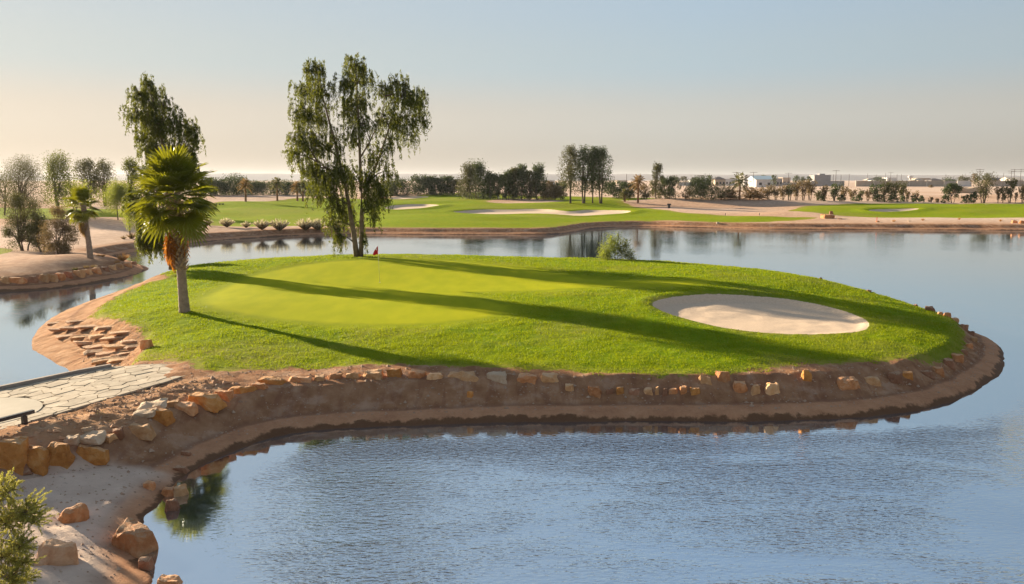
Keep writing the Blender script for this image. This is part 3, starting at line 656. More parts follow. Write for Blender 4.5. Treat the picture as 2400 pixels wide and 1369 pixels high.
RW = [
 (635,897,66,15,'ochre','low ochre ledge rock half sunk in the soil, left end of the bank row'),
 (700,893,58,14,'orange','flat orange ledge rock beside the low ochre ledge rock'),
 (748,889,30,14,'tan','small tan rock squeezed between the flat ledges and the boulder row'),
 (785,883,34,17,'orange','smallish orange block at the start of the boulder row'),
 (826,882,36,17,'tan','tan block with a dark gap on each side, left of the long wedge rock'),
 (873,881,54,20,'tan','long tan wedge rock with a flat pale top below the palm shadow tip'),
 (928,876,40,23,'ochre','tall pitted ochre rock right of the long tan wedge'),
 (973,879,38,19,'orange','leaning orange rock beside the tall pitted ochre one'),
 (1018,885,45,15,'tan','low yellowish tan rock in front of the long flat slab'),
 (1085,886,84,20,'tan','longest flat tan slab rock on the front bank'),
 (1165,884,56,21,'pale','rounded pale tan rock with a dark underside, set alone'),
 (1234,889,54,18,'orange','flat orange rock right of the rounded pale one'),
 (1290,888,56,18,'tan','flat tan rock with shaded green underside'),
 (1335,891,24,19,'tan','small upright tan rock after the flat pair'),
 (1394,897,36,26,'orange','chunky orange rock with a square face, alone on the bank edge'),
 (1430,899,24,15,'brown','small dull brown rock right of the chunky orange rock'),
 (1454,896,21,22,'ochre','small bright ochre rock standing on its point'),
 (1488,900,36,17,'brown','reddish low rock right of the standing ochre one'),
 (1520,899,28,18,'tan','squat tan rock left of the thin upright stone'),
 (1540,897,10,26,'tan','thin upright tan stone stuck in the bank'),
 (1558,901,16,21,'brown','small slanted brown stone beside the thin upright one'),
 (1578,898,26,18,'orange','small wedge of orange rock in the tight middle row'),
 (1602,896,21,21,'orange','blocky upright orange rock in the tight middle row'),
 (1630,897,28,18,'ochre','low ochre rock at the right end of the tight middle row'),
 (1652,890,34,20,'tan','flat tan rock sitting just above the low ochre one'),
 (1696,882,37,28,'orange','large square pinkish orange rock with a flat top'),
 (1737,888,42,28,'orange','large rounded orange boulder beside the square one'),
 (1772,895,26,25,'tan','upright tan rock between the round boulder and the peaked rock'),
 (1813,891,48,28,'tan','peaked tan rock with a broad base'),
 (1892,881,28,29,'ochre','lone upright ochre rock on bare soil'),
 (1995,881,66,27,'orange','largest long orange block on the right part of the bank'),
 (2045,874,48,18,'tan','low tan rock touching the largest orange block'),
 (2100,865,40,30,'brown','dull brown slanted boulder below the grass tip'),
 (2127,861,30,17,'ochre','small bright ochre rock leaning on the dull brown boulder'),
 (2175,857,40,17,'brown','long low brown rock at the start of the right bend'),
 (2202,850,26,22,'orange','orange rock lying on the low brown one at the right bend'),
 (2226,832,30,25,'brown','big rounded brown rock on the right bend'),
 (2248,820,28,21,'orange','orange slab rock stacked in the right bend'),
 (2262,806,22,18,'brown','brown rock above the stacked orange slab'),
 (2275,792,20,16,'orange','reddish rock near the top of the right bend'),
 (2284,777,18,14,'tan','tan rock at the eastern tip of the grass'),
 (2277,763,20,12,'brown','small brown rock on the skyline of the right tip'),
 (2262,748,22,14,'brown','brown rock on the skyline above the right tip'),
 (2240,738,24,11,'tan','low tan rock on the skyline of the far right rim'),
 (2220,727,20,11,'orange','little orange rock on the far right rim'),
 (2206,720,16,9,'tan','tiny tan rock on the far right rim'),
 (2180,712,30,11,'brown','flat brown slab rock at the far end of the right rim'),
 (2148,704,12,6,'brown','tiny dark rock at the back edge of the grass, right part'),
 (2037,681,12,6,'brown','tiny dark rock alone on the back skyline behind the bunker'),
 (1924,652,10,5,'brown','tiny dark rock on the back skyline left of the lone one'),
]
for u, v, w_, h_, mt, lb in RW: bank_rock(u, v, w_, h_, mt, lb)
bank_rock(1101, 906, 17, 20, 'ochre', 'ochre wedge stone standing in the bank below the longest slab')
# retaining blocks and slabs at the lower left
GL = 'blocks and slabs of the low rock wall beside the path'
def wall_rock(u, v, w, h, mat, label, flat=0, tilt=(0, 0), rz=None, depth=.6, dz=0):
    p = hitA(u, v + h / 2); s = p.y / F; W, H = w * s * 1.28, h * s * 1.12
    put_rock((p.x, p.y + W * depth * .35, p.z - .06 + dz), W * 1.05, W * depth, H * .92 + .06, mat, label, GL, flat=flat, tilt=tilt, rz=rz, name='rock_slab' if flat else 'rock')
WL = [(14,1062,66,74,'ochre','large ochre block cut by the left frame edge, in the low wall'),
 (75,1072,60,52,'ochre','rough ochre block second from the left frame edge'),
 (132,1062,56,64,'ochre','tall square ochre block with a flat shaded face'),
 (205,1062,72,32,'ochre','long low ochre block with a slanting top at the wall end'),
 (36,1096,58,16,'brown','low brown footing stone under the large ochre block'),
 (320,1008,66,26,'tan','broad tan slab rock with a flat dusty top in the wall line'),
 (372,975,50,30,'ochre','bright ochre block below the two pale slabs'),
 (430,956,50,20,'orange','low orange block between the two bright ochre blocks'),
 (475,939,68,28,'ochre','brightest large ochre block of the wall line'),
 (520,926,36,18,'orange','small orange block right of the brightest ochre block'),
 (560,914,58,16,'ochre','low ochre ledge where the wall line meets the bank'),
 (600,904,36,15,'orange','low orange ledge at the far end of the wall line')]
for a in WL: wall_rock(*a)
for a in [(168,1036,26,12,'pale','small pale slab chip beside the tall ochre block'),(205,1034,50,13,'pale','pale flat slab leaning on the long low block'),
          (245,1030,34,12,'tan','thin tan slab with a raised corner'),(276,1018,20,20,'brown','upright brown shard beside the thin slabs'),
          (350,960,54,13,'pale','upper pale slab lying loose on the rubble'),(336,974,42,8,'pale','lower thin pale slab just below the upper one'),(405,950,24,10,'tan','small tan chip beside the bright blocks'),
          (205,1012,18,10,'pale','small pale chip on the rubble above the wall')]:
    wall_rock(*a, flat=1, tilt=(R(8), R(-6)), depth=.7, dz=.07)
GB = 'boulders lying on the near shore'
for u, v, w_, h_, mt, lb, rz, tl in [(165,1203,70,46,'orange','rounded orange boulder on pale sand near the shrub',.3,0), (303,1262,112,62,'orange','largest boulder, a wedge with a pale top overhanging the water',-.45,.12),
        (118,1294,108,60,'slab','flat topped tan boulder behind the green shrub',.25,0), (347,1136,32,20,'orange','small flat orange rock leading into the shore cluster',-.3,0),
        (390,1150,36,28,'orange','orange rock in the middle of the shore cluster',0,0), (422,1148,36,32,'tan','tan rock nearest the water in the shore cluster',.4,0), (400,1180,36,34,'brown','brown rock lowest in the shore cluster, touching the water',.2,0),
        (338,1318,36,36,'brown','wet dark rock under the overhang of the largest boulder',0,0), (392,1366,66,20,'orange','orange rock cut off by the bottom frame edge',0,0),
        (434,1062,26,12,'brown','small flat brown stone pressed into the shore bank',0,0), (421,1098,34,14,'brown','thin brown slab on the shore above the cluster',0,0), (108,887,46,9,'tan','thin tan rock showing above the kerb at the water')]  [:11]:
    p = hitA(u, v + h_ / 2); s = p.y / F; W, H = w_ * s, h_ * s
    put_rock((p.x, p.y + W * .25, p.z - .05), W * 1.05, W * .72, H * .85 + .05, mt, lb, GB, rz=rz, tilt=(0, tl), name='boulder')
# layered slabs in the dirt of the left end
GS = 'layered rock slabs in the left dirt bank'
k = 0
desc = ['thin', 'broad', 'long', 'short', 'cracked', 'tilted', 'jagged', 'flat', 'narrow', 'stubby']
for u, v, w_, h_ in [(150,768,34,8),(185,762,40,9),(222,758,44,9),(262,760,40,8),(300,772,36,8),(175,778,38,12),(208,780,40,14),(245,778,36,10),(282,784,42,9),(318,792,32,9),(215,795,38,14),(248,800,44,14),(288,803,40,10),(322,806,26,10),
                     (240,815,40,12),(272,818,46,12),(306,820,30,10),(262,832,40,14),(295,836,40,9),(278,848,34,8),(140,752,26,6),(196,748,34,7)]:
    p = hitA(u, v + h_ / 2); s = p.y / F; W, H = w_ * s, h_ * s
    row = ['top', 'second', 'third', 'lowest'][min(3, int((v - 745) / 27))]; 
    put_rock((p.x, p.y, p.z - .08), W * 2.3, W * .9, H * .18 + .07, random.choice(['slab', 'slab', 'tan']), f'{desc[k % 10]} layered {"orange" if k % 2 else "reddish"} slab in the {row} step of the left dirt bank, {"left of" if u < 215 else "near" if u < 270 else "right of"} its crease', GS, name='rock_slab', flat=1, rz=.5 + random.uniform(-.2, .2), tilt=(R(random.uniform(-4, 6)), R(random.uniform(-5, 5)))); k += 1
wall_rock(340, 806, 26, 24, 'orange', 'pointed orange rock where the dirt steps meet the grass')
bpy.data.objects[-1]['group'] = GS if False else GL
# rocks rimming the spit on the left
GP = 'rocks rimming the dusty spit'
pr = [(12,655,24,16),(45,655,36,14),(78,655,24,16),(103,652,24,18),(122,650,24,16),(140,647,22,15),(160,643,26,14),(185,640,26,16),(207,637,20,12),(225,634,22,11),(245,630,20,10),(262,627,18,9),(280,623,22,10),(298,620,20,10),(312,617,16,8)]
for i, (u, v, w_, h_) in enumerate(pr):
    p = hitB(u, v + h_ / 2 - 1, 45); s = p.y / F
    where = ['at the left frame edge', 'long and flat near the left frame edge', 'squarish, after the long flat one', 'leaning against its left neighbour', 'right of the leaning one', 'small and pale in the middle of the rim', 'broad, before the upright one', 'tallest, below the dry tuft pair',
             'small, right of the tallest', 'halfway between the tall one and the orange grass', 'left of the orange grass', 'below the orange grass', 'right below the orange grass', 'last but one before the point', 'nearest the point of the spit'][i]
    put_rock((p.x, p.y, p.z - .08), w_ * s * 1.1, w_ * s * .7, h_ * s + .1, ['tan', 'orange', 'brown', 'tan'][i % 4], f'{["tan","orange","brown","tan"][i % 4]} rim rock of the spit, {where}', GP)

# pebbles and grit, uncountable
nP = 22000; px = rng.uniform(-17, 21, nP); py = rng.uniform(13, 36, nP)
sd_ = sdist(px, py, A_full); dgp = sdist(px, py, grassA); ok = (sd_ > .35) & (dgp < -.15); px, py = px[ok], py[ok]
pz = np.array([ZA(a, b) for a, b in zip(px, py)]); n = len(px); sz = rng.uniform(.010, .042, n) * (1 + 1.2 * (rng.random(n) > .93))
oc = np.array([[1, 0, 0], [-1, 0, 0], [0, 1, 0], [0, -1, 0], [0, 0, .7], [0, 0, -.7]]); of = np.array([[0, 2, 4], [2, 1, 4], [1, 3, 4], [3, 0, 4], [2, 0, 5], [1, 2, 5], [3, 1, 5], [0, 3, 5]])
Vp = np.stack([px, py, pz], 1)[:, None, :] + oc[None] * sz[:, None, None] * rng.uniform(.6, 1.3, (n, 6, 1))
Fp = (np.arange(n) * 6)[:, None, None] + of[None]
inrub = None
inpath = sdist(px, py, [(p.x, p.y) for p in path_poly]) < 0
Vp = Vp[inpath]; n2 = len(Vp); Fp = (np.arange(n2) * 6)[:, None, None] + of[None]
m_peb = simple('pebbles', (0.50, 0.36, 0.25), (0.28, 0.17, 0.11), 2.0, 0.9)
tag(mesh_np('pebbles', Vp.reshape(-1, 3), Fp.reshape(-1, 3), m_peb), 'loose pebbles and grit scattered over the bare bank', kind='stuff')

nR = 5200; qx = rng.uniform(-19, -6, nR); qy = rng.uniform(18, 30, nR); okr = (sdist(qx, qy, rubbleA) > .1) & (sdist(qx, qy, [(p.x, p.y) for p in path_poly]) < -.05); qx, qy = qx[okr], qy[okr]
qz = ZA(qx, qy); nR = len(qx); sR = rng.uniform(.025, .075, nR) * (1 + 1.0 * (rng.random(nR) > .9))
Vr = np.stack([qx, qy, qz], 1)[:, None, :] + oc[None] * sR[:, None, None] * rng.uniform(.5, 1.4, (nR, 6, 1)) * np.array([1.3, 1.0, .7])
Fr = (np.arange(nR) * 6)[:, None, None] + of[None]
tag(mesh_np('rubble', Vr.reshape(-1, 3), Fr.reshape(-1, 3), simple('rubble_stone', (0.52, 0.30, 0.17), (0.32, 0.17, 0.09), 1.2, 0.92)), 'broken reddish rubble covering the slope below the stone path', kind='stuff')

# ================================================================== LEAVES, BRANCHES, TREES
def leaf_obj(name, C, D, Ln, Wd, mat, parent=None, n=None):
    """C centres, D directions (k,3); one rhombic leaf face each"""
    k = len(C); D = D / (np.linalg.norm(D, axis=1, keepdims=True) + 1e-9); r = rng.normal(size=(k, 3))
    if n is not None: r = r + n
    Sd = np.cross(D, r); Sd /= (np.linalg.norm(Sd, axis=1, keepdims=True) + 1e-9)
    Ln = np.broadcast_to(np.asarray(Ln, float), (k,))[:, None]; Wd = np.broadcast_to(np.asarray(Wd, float), (k,))[:, None]
    V = np.stack([C - D * Ln / 2, C + Sd * Wd / 2 - D * Ln * .05, C + D * Ln / 2, C - Sd * Wd / 2 - D * Ln * .05], 1).reshape(-1, 3)
    return mesh_np(name, V, np.arange(4 * k).reshape(k, 4), mat, parent)
LM = {'euc': leafmat('gum_leaf', (0.045, 0.064, 0.012), (0.018, 0.028, 0.006), (0.21, 0.225, 0.014), .42),
      'dark': leafmat('dark_leaf', (0.052, 0.075, 0.018), (0.024, 0.038, 0.012), (0.11, 0.14, 0.02), .28),
      'olive': leafmat('olive_leaf', (0.088, 0.088, 0.026), (0.045, 0.046, 0.015), (0.15, 0.14, 0.03), .3),
      'brown': leafmat('dry_twig_leaf', (0.17, 0.125, 0.06), (0.09, 0.065, 0.035), (0.30, 0.20, 0.07), .4),
      'bright': leafmat('bright_leaf', (0.10, 0.14, 0.02), (0.05, 0.08, 0.014), (0.38, 0.42, 0.04), .5),
      'palm': leafmat('palm_leaf', (0.10, 0.125, 0.013), (0.028, 0.05, 0.008), (0.36, 0.35, 0.013), .38, .36),
      'date': leafmat('date_palm_leaf', (0.085, 0.095, 0.035), (0.05, 0.055, 0.02), (0.22, 0.20, 0.05), .35),
      'drypalm': leafmat('dry_date_leaf', (0.24, 0.15, 0.06), (0.14, 0.085, 0.035), (0.36, 0.22, 0.07), .35),
      'dead': leafmat('dead_palm_leaf', (0.36, 0.15, 0.035), (0.20, 0.075, 0.02), (0.60, 0.22, 0.02), .4),
      'plume': leafmat('grass_plume', (0.50, 0.42, 0.27), (0.30, 0.25, 0.12), (0.60, 0.52, 0.32), .45),
      'tuft': leafmat('orange_grass', (0.48, 0.24, 0.08), (0.30, 0.14, 0.05), (0.62, 0.32, 0.08), .45)}
m_bark = simple('pale_bark', (0.24, 0.17, 0.115), (0.14, 0.095, 0.065), 3.0, 0.9, .5, .02)
m_bark2 = simple('dark_bark', (0.12, 0.085, 0.06), (0.07, 0.05, 0.036), 4.0, 0.9)
m_trunkp = simple('palm_trunk', (0.36, 0.27, 0.20), (0.22, 0.155, 0.11), 5.0, 0.9, .7, .03)
m_boot = simple('palm_boots', (0.50, 0.37, 0.26), (0.20, 0.13, 0.08), 7.0, 0.9, .7, .03)
m_datetr = simple('date_trunk', (0.33, 0.17, 0.085), (0.20, 0.10, 0.05), 3.0, 0.9)

def weeping_gum(label, base, Y, lobes, stems, scale=1.0, spx=1.0, hang=(.4, 1.6), nper=42, mat='euc', group=None):
    root = empty('weeping_gum_tree', base, label, 'tree', group); B = Vector(base)
    st = MB()
    for path_, r0, r1 in stems:
        P = [PY(u, v, Y + dy) - B for u, v, dy in path_]; st.tube(P, list(np.linspace(r0, r1, len(P))), 8)
    st.build('trunk', m_bark, root, True)
    C = []; D = []; br = MB(); limb_pts = [PY(u, v, Y + dy) - B for path_, _, _ in stems for u, v, dy in path_[1:]]
    for (u, v, ru, rv, dy, dens) in lobes:
        c = PY(u, v, Y + dy) - B; sx = ru * Y / F; sz = rv * Y / F; sy = sx * 1.05
        lp = min(limb_pts, key=lambda q: (q - c).length + (1.5 * max(0, q.z - c.z)))
        mid = (lp + c) / 2 + Vector((0, 0, .15)); br.tube([lp, mid, c, c + Vector((0, 0, sz * .6))], [.045 * scale + .01, .035 * scale, .02, .008], 4)
        ns = int(dens * ru * rv / 26 * spx * (1.45 if v > 390 else 1.0))
        for _ in range(ns):
            q = rng.normal(size=3); q /= np.linalg.norm(q); q *= rng.random() ** .45 * rng.uniform(.8, 1.28)
            if q[2] < -.4: q[2] *= .5
            s0 = np.array([c.x + q[0] * sx, c.y + q[1] * sy, c.z + q[2] * sz])
            ln = rng.uniform(*hang) * (.6 + .4 * rng.random()); out = np.array([q[0], q[1], 0]) * .22 + rng.normal(size=3) * .05
            k = max(5, int(nper * ln / 1.3)); t = np.sort(rng.random(k))
            arc = s0[None] + out[None] * (t[:, None] ** .6) * ln * .8 + np.array([0, 0, -1.0])[None] * (t[:, None] ** 1.25) * ln + np.array([0, 0, .18])[None] * np.sin(t[:, None] * 2.6)
            C.append(arc + rng.normal(size=(k, 3)) * .042); D.append(np.array([0, 0, -1.0])[None] + rng.normal(size=(k, 3)) * .62)
            if rng.random() < .30:
                i0 = Vector(s0); br.tube([c, (c + i0) / 2 + Vector((0, 0, .1)), i0, Vector(arc[k // 2])], [.018, .014, .010, .004], 3, False)
    br.build('branches', m_bark2, root); C = np.concatenate(C); D = np.concatenate(D)
    leaf_obj('crown', C, D, rng.uniform(.15, .30, len(C)), rng.uniform(.035, .06, len(C)), LM[mat], root)
    return root
YE = PZ(840, 600, 2.0).y
pE = hitA(842, 601); YE = pE.y - .0
pE = Vector((PY(841, 600, 58).x, 58.0, ZA(PY(841, 600, 58).x, 58.0) - .1)); YE = 58.0
lobE = [(738,160,26,28,0,1.3),(722,205,34,34,1,1),(752,210,26,36,-1,.9),(716,262,34,40,0,1),(748,272,30,40,1.5,.8),(704,322,32,38,-1,1),(692,362,24,22,0,1),(740,340,36,40,0,.9),(725,395,28,34,1,.8),
        (832,150,26,26,0,1.2),(852,178,30,32,1,1),(812,190,24,34,-1,.9),(838,232,36,38,0,.9),(812,260,26,38,1,.7),(850,290,34,38,-1,.75),(826,318,28,34,0,.6),
        (932,192,24,24,0,1.1),(905,212,22,30,1,.9),(950,226,34,38,-1,1),(980,232,22,34,1,1),(985,275,18,36,0,.8),(935,280,34,38,0,.9),(900,272,22,34,1,.7),(955,318,26,32,1,.6),(915,338,26,34,-1,.6),
        (780,330,26,44,0,.6),(790,395,30,44,-1,.7),(765,432,28,40,0,.8),(742,450,22,30,1,.7),(820,420,30,44,1,.6),(875,362,26,40,0,.55),(860,420,26,40,0,.6),(885,440,24,36,1,.7),(905,400,20,34,0,.5),
        (790,480,28,36,0,.7),(812,500,22,34,1,.6),(868,470,22,34,-1,.7),(895,462,18,28,0,.7),(775,520,16,26,0,.9),(795,552,13,22,0,1.0),(845,520,14,26,1,.5),(850,560,9,18,0,.8),(745,395,20,30,0,.7),(878,505,12,24,0,.7)]
stE = [([(836,603,0),(832,570,0),(826,530,0),(818,480,.2),(808,430,.3),(794,370,.2),(776,300,0),(757,230,0),(744,175,0)], .20, .03),
       ([(846,603,0),(847,560,0),(848,500,.1),(846,430,.1),(843,350,0),(840,270,0),(836,200,0),(834,165,0)], .18, .025),
       ([(848,465,.1),(866,425,.2),(888,372,.3),(912,300,.4),(930,235,.3),(938,200,.3)], .11, .02), ([(843,372,0),(868,330,-.4),(895,270,-.6),(903,225,-.7)], .06, .015),
       ([(794,370,.2),(765,345,.5),(725,315,.6),(708,285,.7)], .07, .015), ([(808,430,.3),(780,400,-.5),(745,380,-.7)], .06, .015), ([(912,300,.4),(945,275,.8),(972,245,.9)], .05, .012)]
weeping_gum('tall forked weeping gum tree on the back edge of the green, three part crown', tuple(pE), YE, lobE, stE, spx=1.95)
xL = PY(405, 630, 53.5).x; pL = (xL, 53.5, ZA(xL, 53.5) - .1)
lobL = [(342,190,18,18,0,1.2),(326,222,26,26,0,1.1),(362,215,26,26,1,1),(318,262,22,28,-1,.9),(348,268,34,34,0,1),(382,248,26,28,0,.9),(340,315,26,34,1,.9),(378,300,34,34,0,1),(412,282,24,28,-1,.9),(438,300,26,28,0,.9),(455,322,18,26,0,.8),
        (345,350,24,26,0,.8),(385,350,36,34,1,.9),(425,350,30,34,0,.9),(450,360,18,32,0,.7),(410,395,40,34,0,.8),(372,400,30,34,0,.8),(452,400,18,24,0,.6),(345,455,22,30,0,.7),(340,500,22,30,0,1.6),(350,530,28,30,0,2.2),(342,562,20,26,0,2.0),(366,560,16,26,1,2.0),(312,470,18,34,0,1.2),(475,425,14,22,0,.6),(470,460,12,22,0,.5),(385,450,34,36,0,.6)]
stL = [([(404,632,0),(403,590,0),(400,530,0),(396,460,0),(390,390,0),(378,320,0),(362,250,0),(350,205,0)], .24, .025), ([(396,460,0),(412,400,.3),(428,345,.4),(440,310,.4)], .10, .02), ([(400,530,0),(380,480,-.4),(358,460,-.6),(348,470,-.7)], .06, .015), ([(390,390,0),(365,345,.4),(342,300,.5)], .06, .015)]
weeping_gum('tall weeping gum tree behind the fan palm, dark pointed crown with long trailing strands', pL, 53.5, lobL, stL, spx=1.95)

# ---------------------------------------------------------------- fan palm
def frond_mesh(pet, rad, fold, droop, seed, nseg=24, spread=R(125)):
    r = random.Random(seed); V = []; Fq = []
    def q(a, b, c, d): n = len(V); V.extend([a, b, c, d]); Fq.append((n, n + 1, n + 2, n + 3))
    pw = .022                                                     # petiole along +X
    zs = lambda x: -.10 * (x / pet) ** 2 * pet
    for i in range(3):
        x0, x1 = pet * i / 3, pet * (i + 1) / 3
        q((x0, -pw, zs(x0)), (x0, pw, zs(x0)), (x1, pw * .8, zs(x1)), (x1, -pw * .8, zs(x1)))
    base = Vector((pet, 0, zs(pet)))
    for i in range(nseg):
        a = -spread + 2 * spread * (i + .5) / nseg; da = spread / nseg * .98
        rr = rad * (1 - .18 * abs(a) / spread) * r.uniform(.9, 1.06)
        def pt(ang, d, lift=0):
            lat = math.sin(ang) * d; fw = math.cos(ang) * d
            z = abs(lat) * fold - droop * (d / rad) ** 2.2 * rad + lift
            return tuple(base + Vector((fw, lat, z - .10 * fw)))
        rm = rr * .62; l = .018 * rad
        q(tuple(base), pt(a - da, rm), pt(a, rm, l), pt(a, rm * .5, l * .5))
        q(tuple(base), pt(a, rm * .5, l * .5), pt(a, rm, l), pt(a + da, rm))
        tip = pt(a + r.uniform(-.03, .03), rr, -.12 * rad * r.random())
        q(pt(a - da * .9, rm), pt(a - da * .35, rr * .85, -.02), tip, pt(a, rm, l)); q(pt(a, rm, l), tip, pt(a + da * .35, rr * .85, -.02), pt(a + da * .9, rm))
    return np.array(V, float), np.array(Fq)
def fan_palm(label, base, height, crown_r, trunk_pts, radii, nf=40, boots=True, dead=12, dead_mat='dead', sc=1.0, seed=1, skirt=1.5):
    root = empty('fan_palm', base, label, 'palm tree'); r = random.Random(seed)
    tp = [Vector(p) for p in trunk_pts]; tb = MB(); fine = []; fr_ = []
    for i in range(len(tp) - 1):
        for j in range(8): fine.append(tp[i].lerp(tp[i + 1], j / 8)); fr_.append(radii[i] + (radii[i + 1] - radii[i]) * j / 8)
    fine.append(tp[-1]); fr_.append(radii[-1]); fr_ = [a * (1 + .05 * math.sin(i * 2.4)) for i, a in enumerate(fr_)]
    tb.tube(fine, fr_, 14); tb.build('trunk', m_trunkp, root, True)
    top = tp[-1]
    if boots:
        bt = MB(); a = 0; z0 = top.z - 3.35 * sc; zi = z0
        while zi < top.z - .05:
            k = (zi - z0) / (top.z - z0); jj = max(0, max([q for q in range(len(tp) - 1) if tp[q].z <= zi] or [0])); cen = tp[jj].lerp(tp[jj + 1], min(1, max(0, (zi - tp[jj].z) / (tp[jj + 1].z - tp[jj].z)))); rad = .215 * sc + .06 * k * sc
            d = Vector((math.cos(a), math.sin(a), 0)); sd = Vector((-d.y, d.x, 0)); p = Vector((cen.x, cen.y, zi)) + d * rad
            w_ = .075 * sc; e = d * .15 * sc + Vector((0, 0, .17 * sc)) + sd * r.uniform(-.05, .05)
            bt.add([p - sd * w_, p + sd * w_, p + e + sd * w_ * .5, p + e - sd * w_ * .5, p - sd * w_ - d * .05, p + sd * w_ - d * .05, p + e + sd * w_ * .5 - d * .03, p + e - sd * w_ * .5 - d * .03], [(0, 1, 2, 3), (7, 6, 5, 4), (0, 4, 5, 1), (1, 5, 6, 2), (2, 6, 7, 3), (3, 7, 4, 0)])
            a += 2.399; zi += .019
        tag(bt.build('leaf_bases', m_boot, root), kind='stuff')
    for i in range(nf):
        t = (i + .5) / nf; el = R(86 - 122 * t) + r.uniform(-.12, .12); az = i * 2.399 + r.uniform(-.25, .25)
        L_ = crown_r * r.uniform(.70, 1.08) * (1.0 if t > .2 else .92); V, Fq = frond_mesh(L_ * .50, L_ * .50, .28, .10 + .34 * t * r.uniform(.6, 1.3), seed * 100 + i)
        M = Matrix.Translation(top + Vector((0, 0, .15 - .75 * t)) * sc) @ Matrix.Rotation(az, 4, 'Z') @ Matrix.Rotation(-el, 4, 'Y') @ Matrix.Rotation(r.uniform(-.35, .35), 4, 'X')
        Vw = V @ np.array(M.to_3x3()).T + np.array(M.translation)
        mesh_np('frond', Vw, Fq, LM['palm'], root)
    for i in range(dead):
        az = i * 2.399 + .7; el = R(-68 - 18 * r.random()); L_ = skirt * r.uniform(.75, 1.1)
        V, Fq = frond_mesh(L_ * .45, L_ * .6, .35, .05, seed * 77 + i, 14, R(80)); V[:, 1] *= .42
        M = Matrix.Translation(top + Vector((0, 0, -.75 - .75 * r.random())) * sc) @ Matrix.Rotation(az, 4, 'Z') @ Matrix.Rotation(-el, 4, 'Y')
        Vw = V @ np.array(M.to_3x3()).T + np.array(M.translation)
        o = mesh_np('dead_frond', Vw, Fq, LM[dead_mat], root)
        if i == 0: o['label'] = 'hanging dry orange fan leaf'
    return root
bp = hitA(432, 731); YPm = bp.y; B = Vector(bp)
pts = [PY(u, v, YPm) - B for u, v in ((433, 733), (429, 690), (425, 640), (420, 580), (413, 520), (405, 452))]
fan_palm('largest fan palm, left of the green, with an orange skirt of dead leaves', tuple(bp), 7, 2.2, pts, [.245, .205, .19, .185, .2, .2], nf=62, dead=34, seed=3, skirt=1.9)
bp2 = hitB(212, 606, 50); B2_ = Vector(bp2)
pts = [PY(u, v, bp2.y) - B2_ for u, v in ((212, 607), (208, 570), (203, 535), (198, 500), (194, 476))]
fan_palm('smaller fan palm on the dusty spit with a brown leaf skirt', tuple(bp2), 5, 1.55, pts, [.24, .21, .19, .2, .2], nf=40, dead=16, dead_mat='drypalm', seed=5, skirt=1.4, boots=False)

# ---------------------------------------------------------------- generic trees
def tree(name, label, cat, group, base, h, w, leaf, n, size, kind='dense', stems=1, gap=.35, z0=.25, parent_mat=None, clumps=None, depth=1.0, hangdown=0):
    root = empty(name, base, label, cat, group); r = np.random.default_rng(int(abs(base[0] * 31 + base[1] * 17)) + n)
    K = clumps or max(30, int(w * h * 2)); K = min(K, 110); C = []
    cz, cx = [], []
    cc = np.zeros((K, 3))
    for i in range(K):
        t = r.random() ** .8; z = h * (z0 + (1 - z0) * t)
        if kind == 'dense': prof = math.sqrt(max(0, 1 - ((t - .42) / .62) ** 2))
        elif kind == 'upright': prof = (1 - t * .9) ** .5 
        elif kind == 'vase': prof = .25 + .75 * t if t < .85 else .8
        elif kind == 'shrub': prof = math.sqrt(max(0, 1 - (t * .95) ** 2))
        elif kind == 'wispy': prof = math.sin(math.pi * min(1, t * .9 + .08)) ** .6
        else: prof = 1
        a = r.random() * 6.283; q = (r.random() ** .5) * prof * w / 2
        cc[i] = (math.cos(a) * q, math.sin(a) * q * depth, z)
    if kind in ('upright', 'dense', 'wispy'):                        # a few leading tips give the crown its uneven top
        for i in range(min(5, K)): cc[i] = ((r.random() - .5) * w * (.7 if kind != 'upright' else .3), (r.random() - .5) * w * .5, h * (.84 + .14 * r.random()))
    cs = w * (.055 + .05 * r.random(K)) * (1 + gap * 0) ; per = r.multinomial(n, np.full(K, 1 / K))
    for i in range(K):
        g = np.clip(r.normal(size=(per[i], 3)), -1.7, 1.7) * cs[i]; g[:, 2] *= 1.5 if kind in ('upright', 'wispy', 'vase') else 1.0
        if hangdown: g[:, 2] -= r.random(per[i]) * hangdown
        C.append(cc[i] + g)
    C = np.concatenate(C); C[:, 2] = np.abs(C[:, 2]); D = r.normal(size=C.shape) + (np.array([0, 0, 1.2]) if not hangdown else np.array([0, 0, -2.0]))
    tr = MB(); th = h * z0 + .15 * h; rad = max(.05, h * .018)
    for s_ in range(stems):
        a = r.random() * 6.283; b0 = Vector((math.cos(a), math.sin(a), 0)) * (.0 if stems == 1 else w * .06); b1 = Vector((math.cos(a) * w * .14, math.sin(a) * w * .14, th)) if stems > 1 else Vector((0, 0, th))
        tr.tube([b0 - Vector((0, 0, .15)), b0.lerp(b1, .5) + Vector((r.normal() * .05, 0, 0)), b1], [rad, rad * .8, rad * .6], 5)
        sel = [i for i in range(K) if i % stems == s_][:9]
        for i in sel:
            c = Vector(cc[i]); tr.tube([b1 * .9, b1.lerp(c, .5) + Vector((0, 0, .06 * h)), c], [rad * .45, rad * .3, rad * .12], 4, False)
    tr.build('trunk', parent_mat or m_bark2, root)
    leaf_obj('crown', C, D, r.uniform(.7, 1.3, len(C)) * size, r.uniform(.35, .6, len(C)) * size, LM[leaf], root)
    return root
def at_pix(u, v, start=50):
    p = hitB(u, v, start); return p
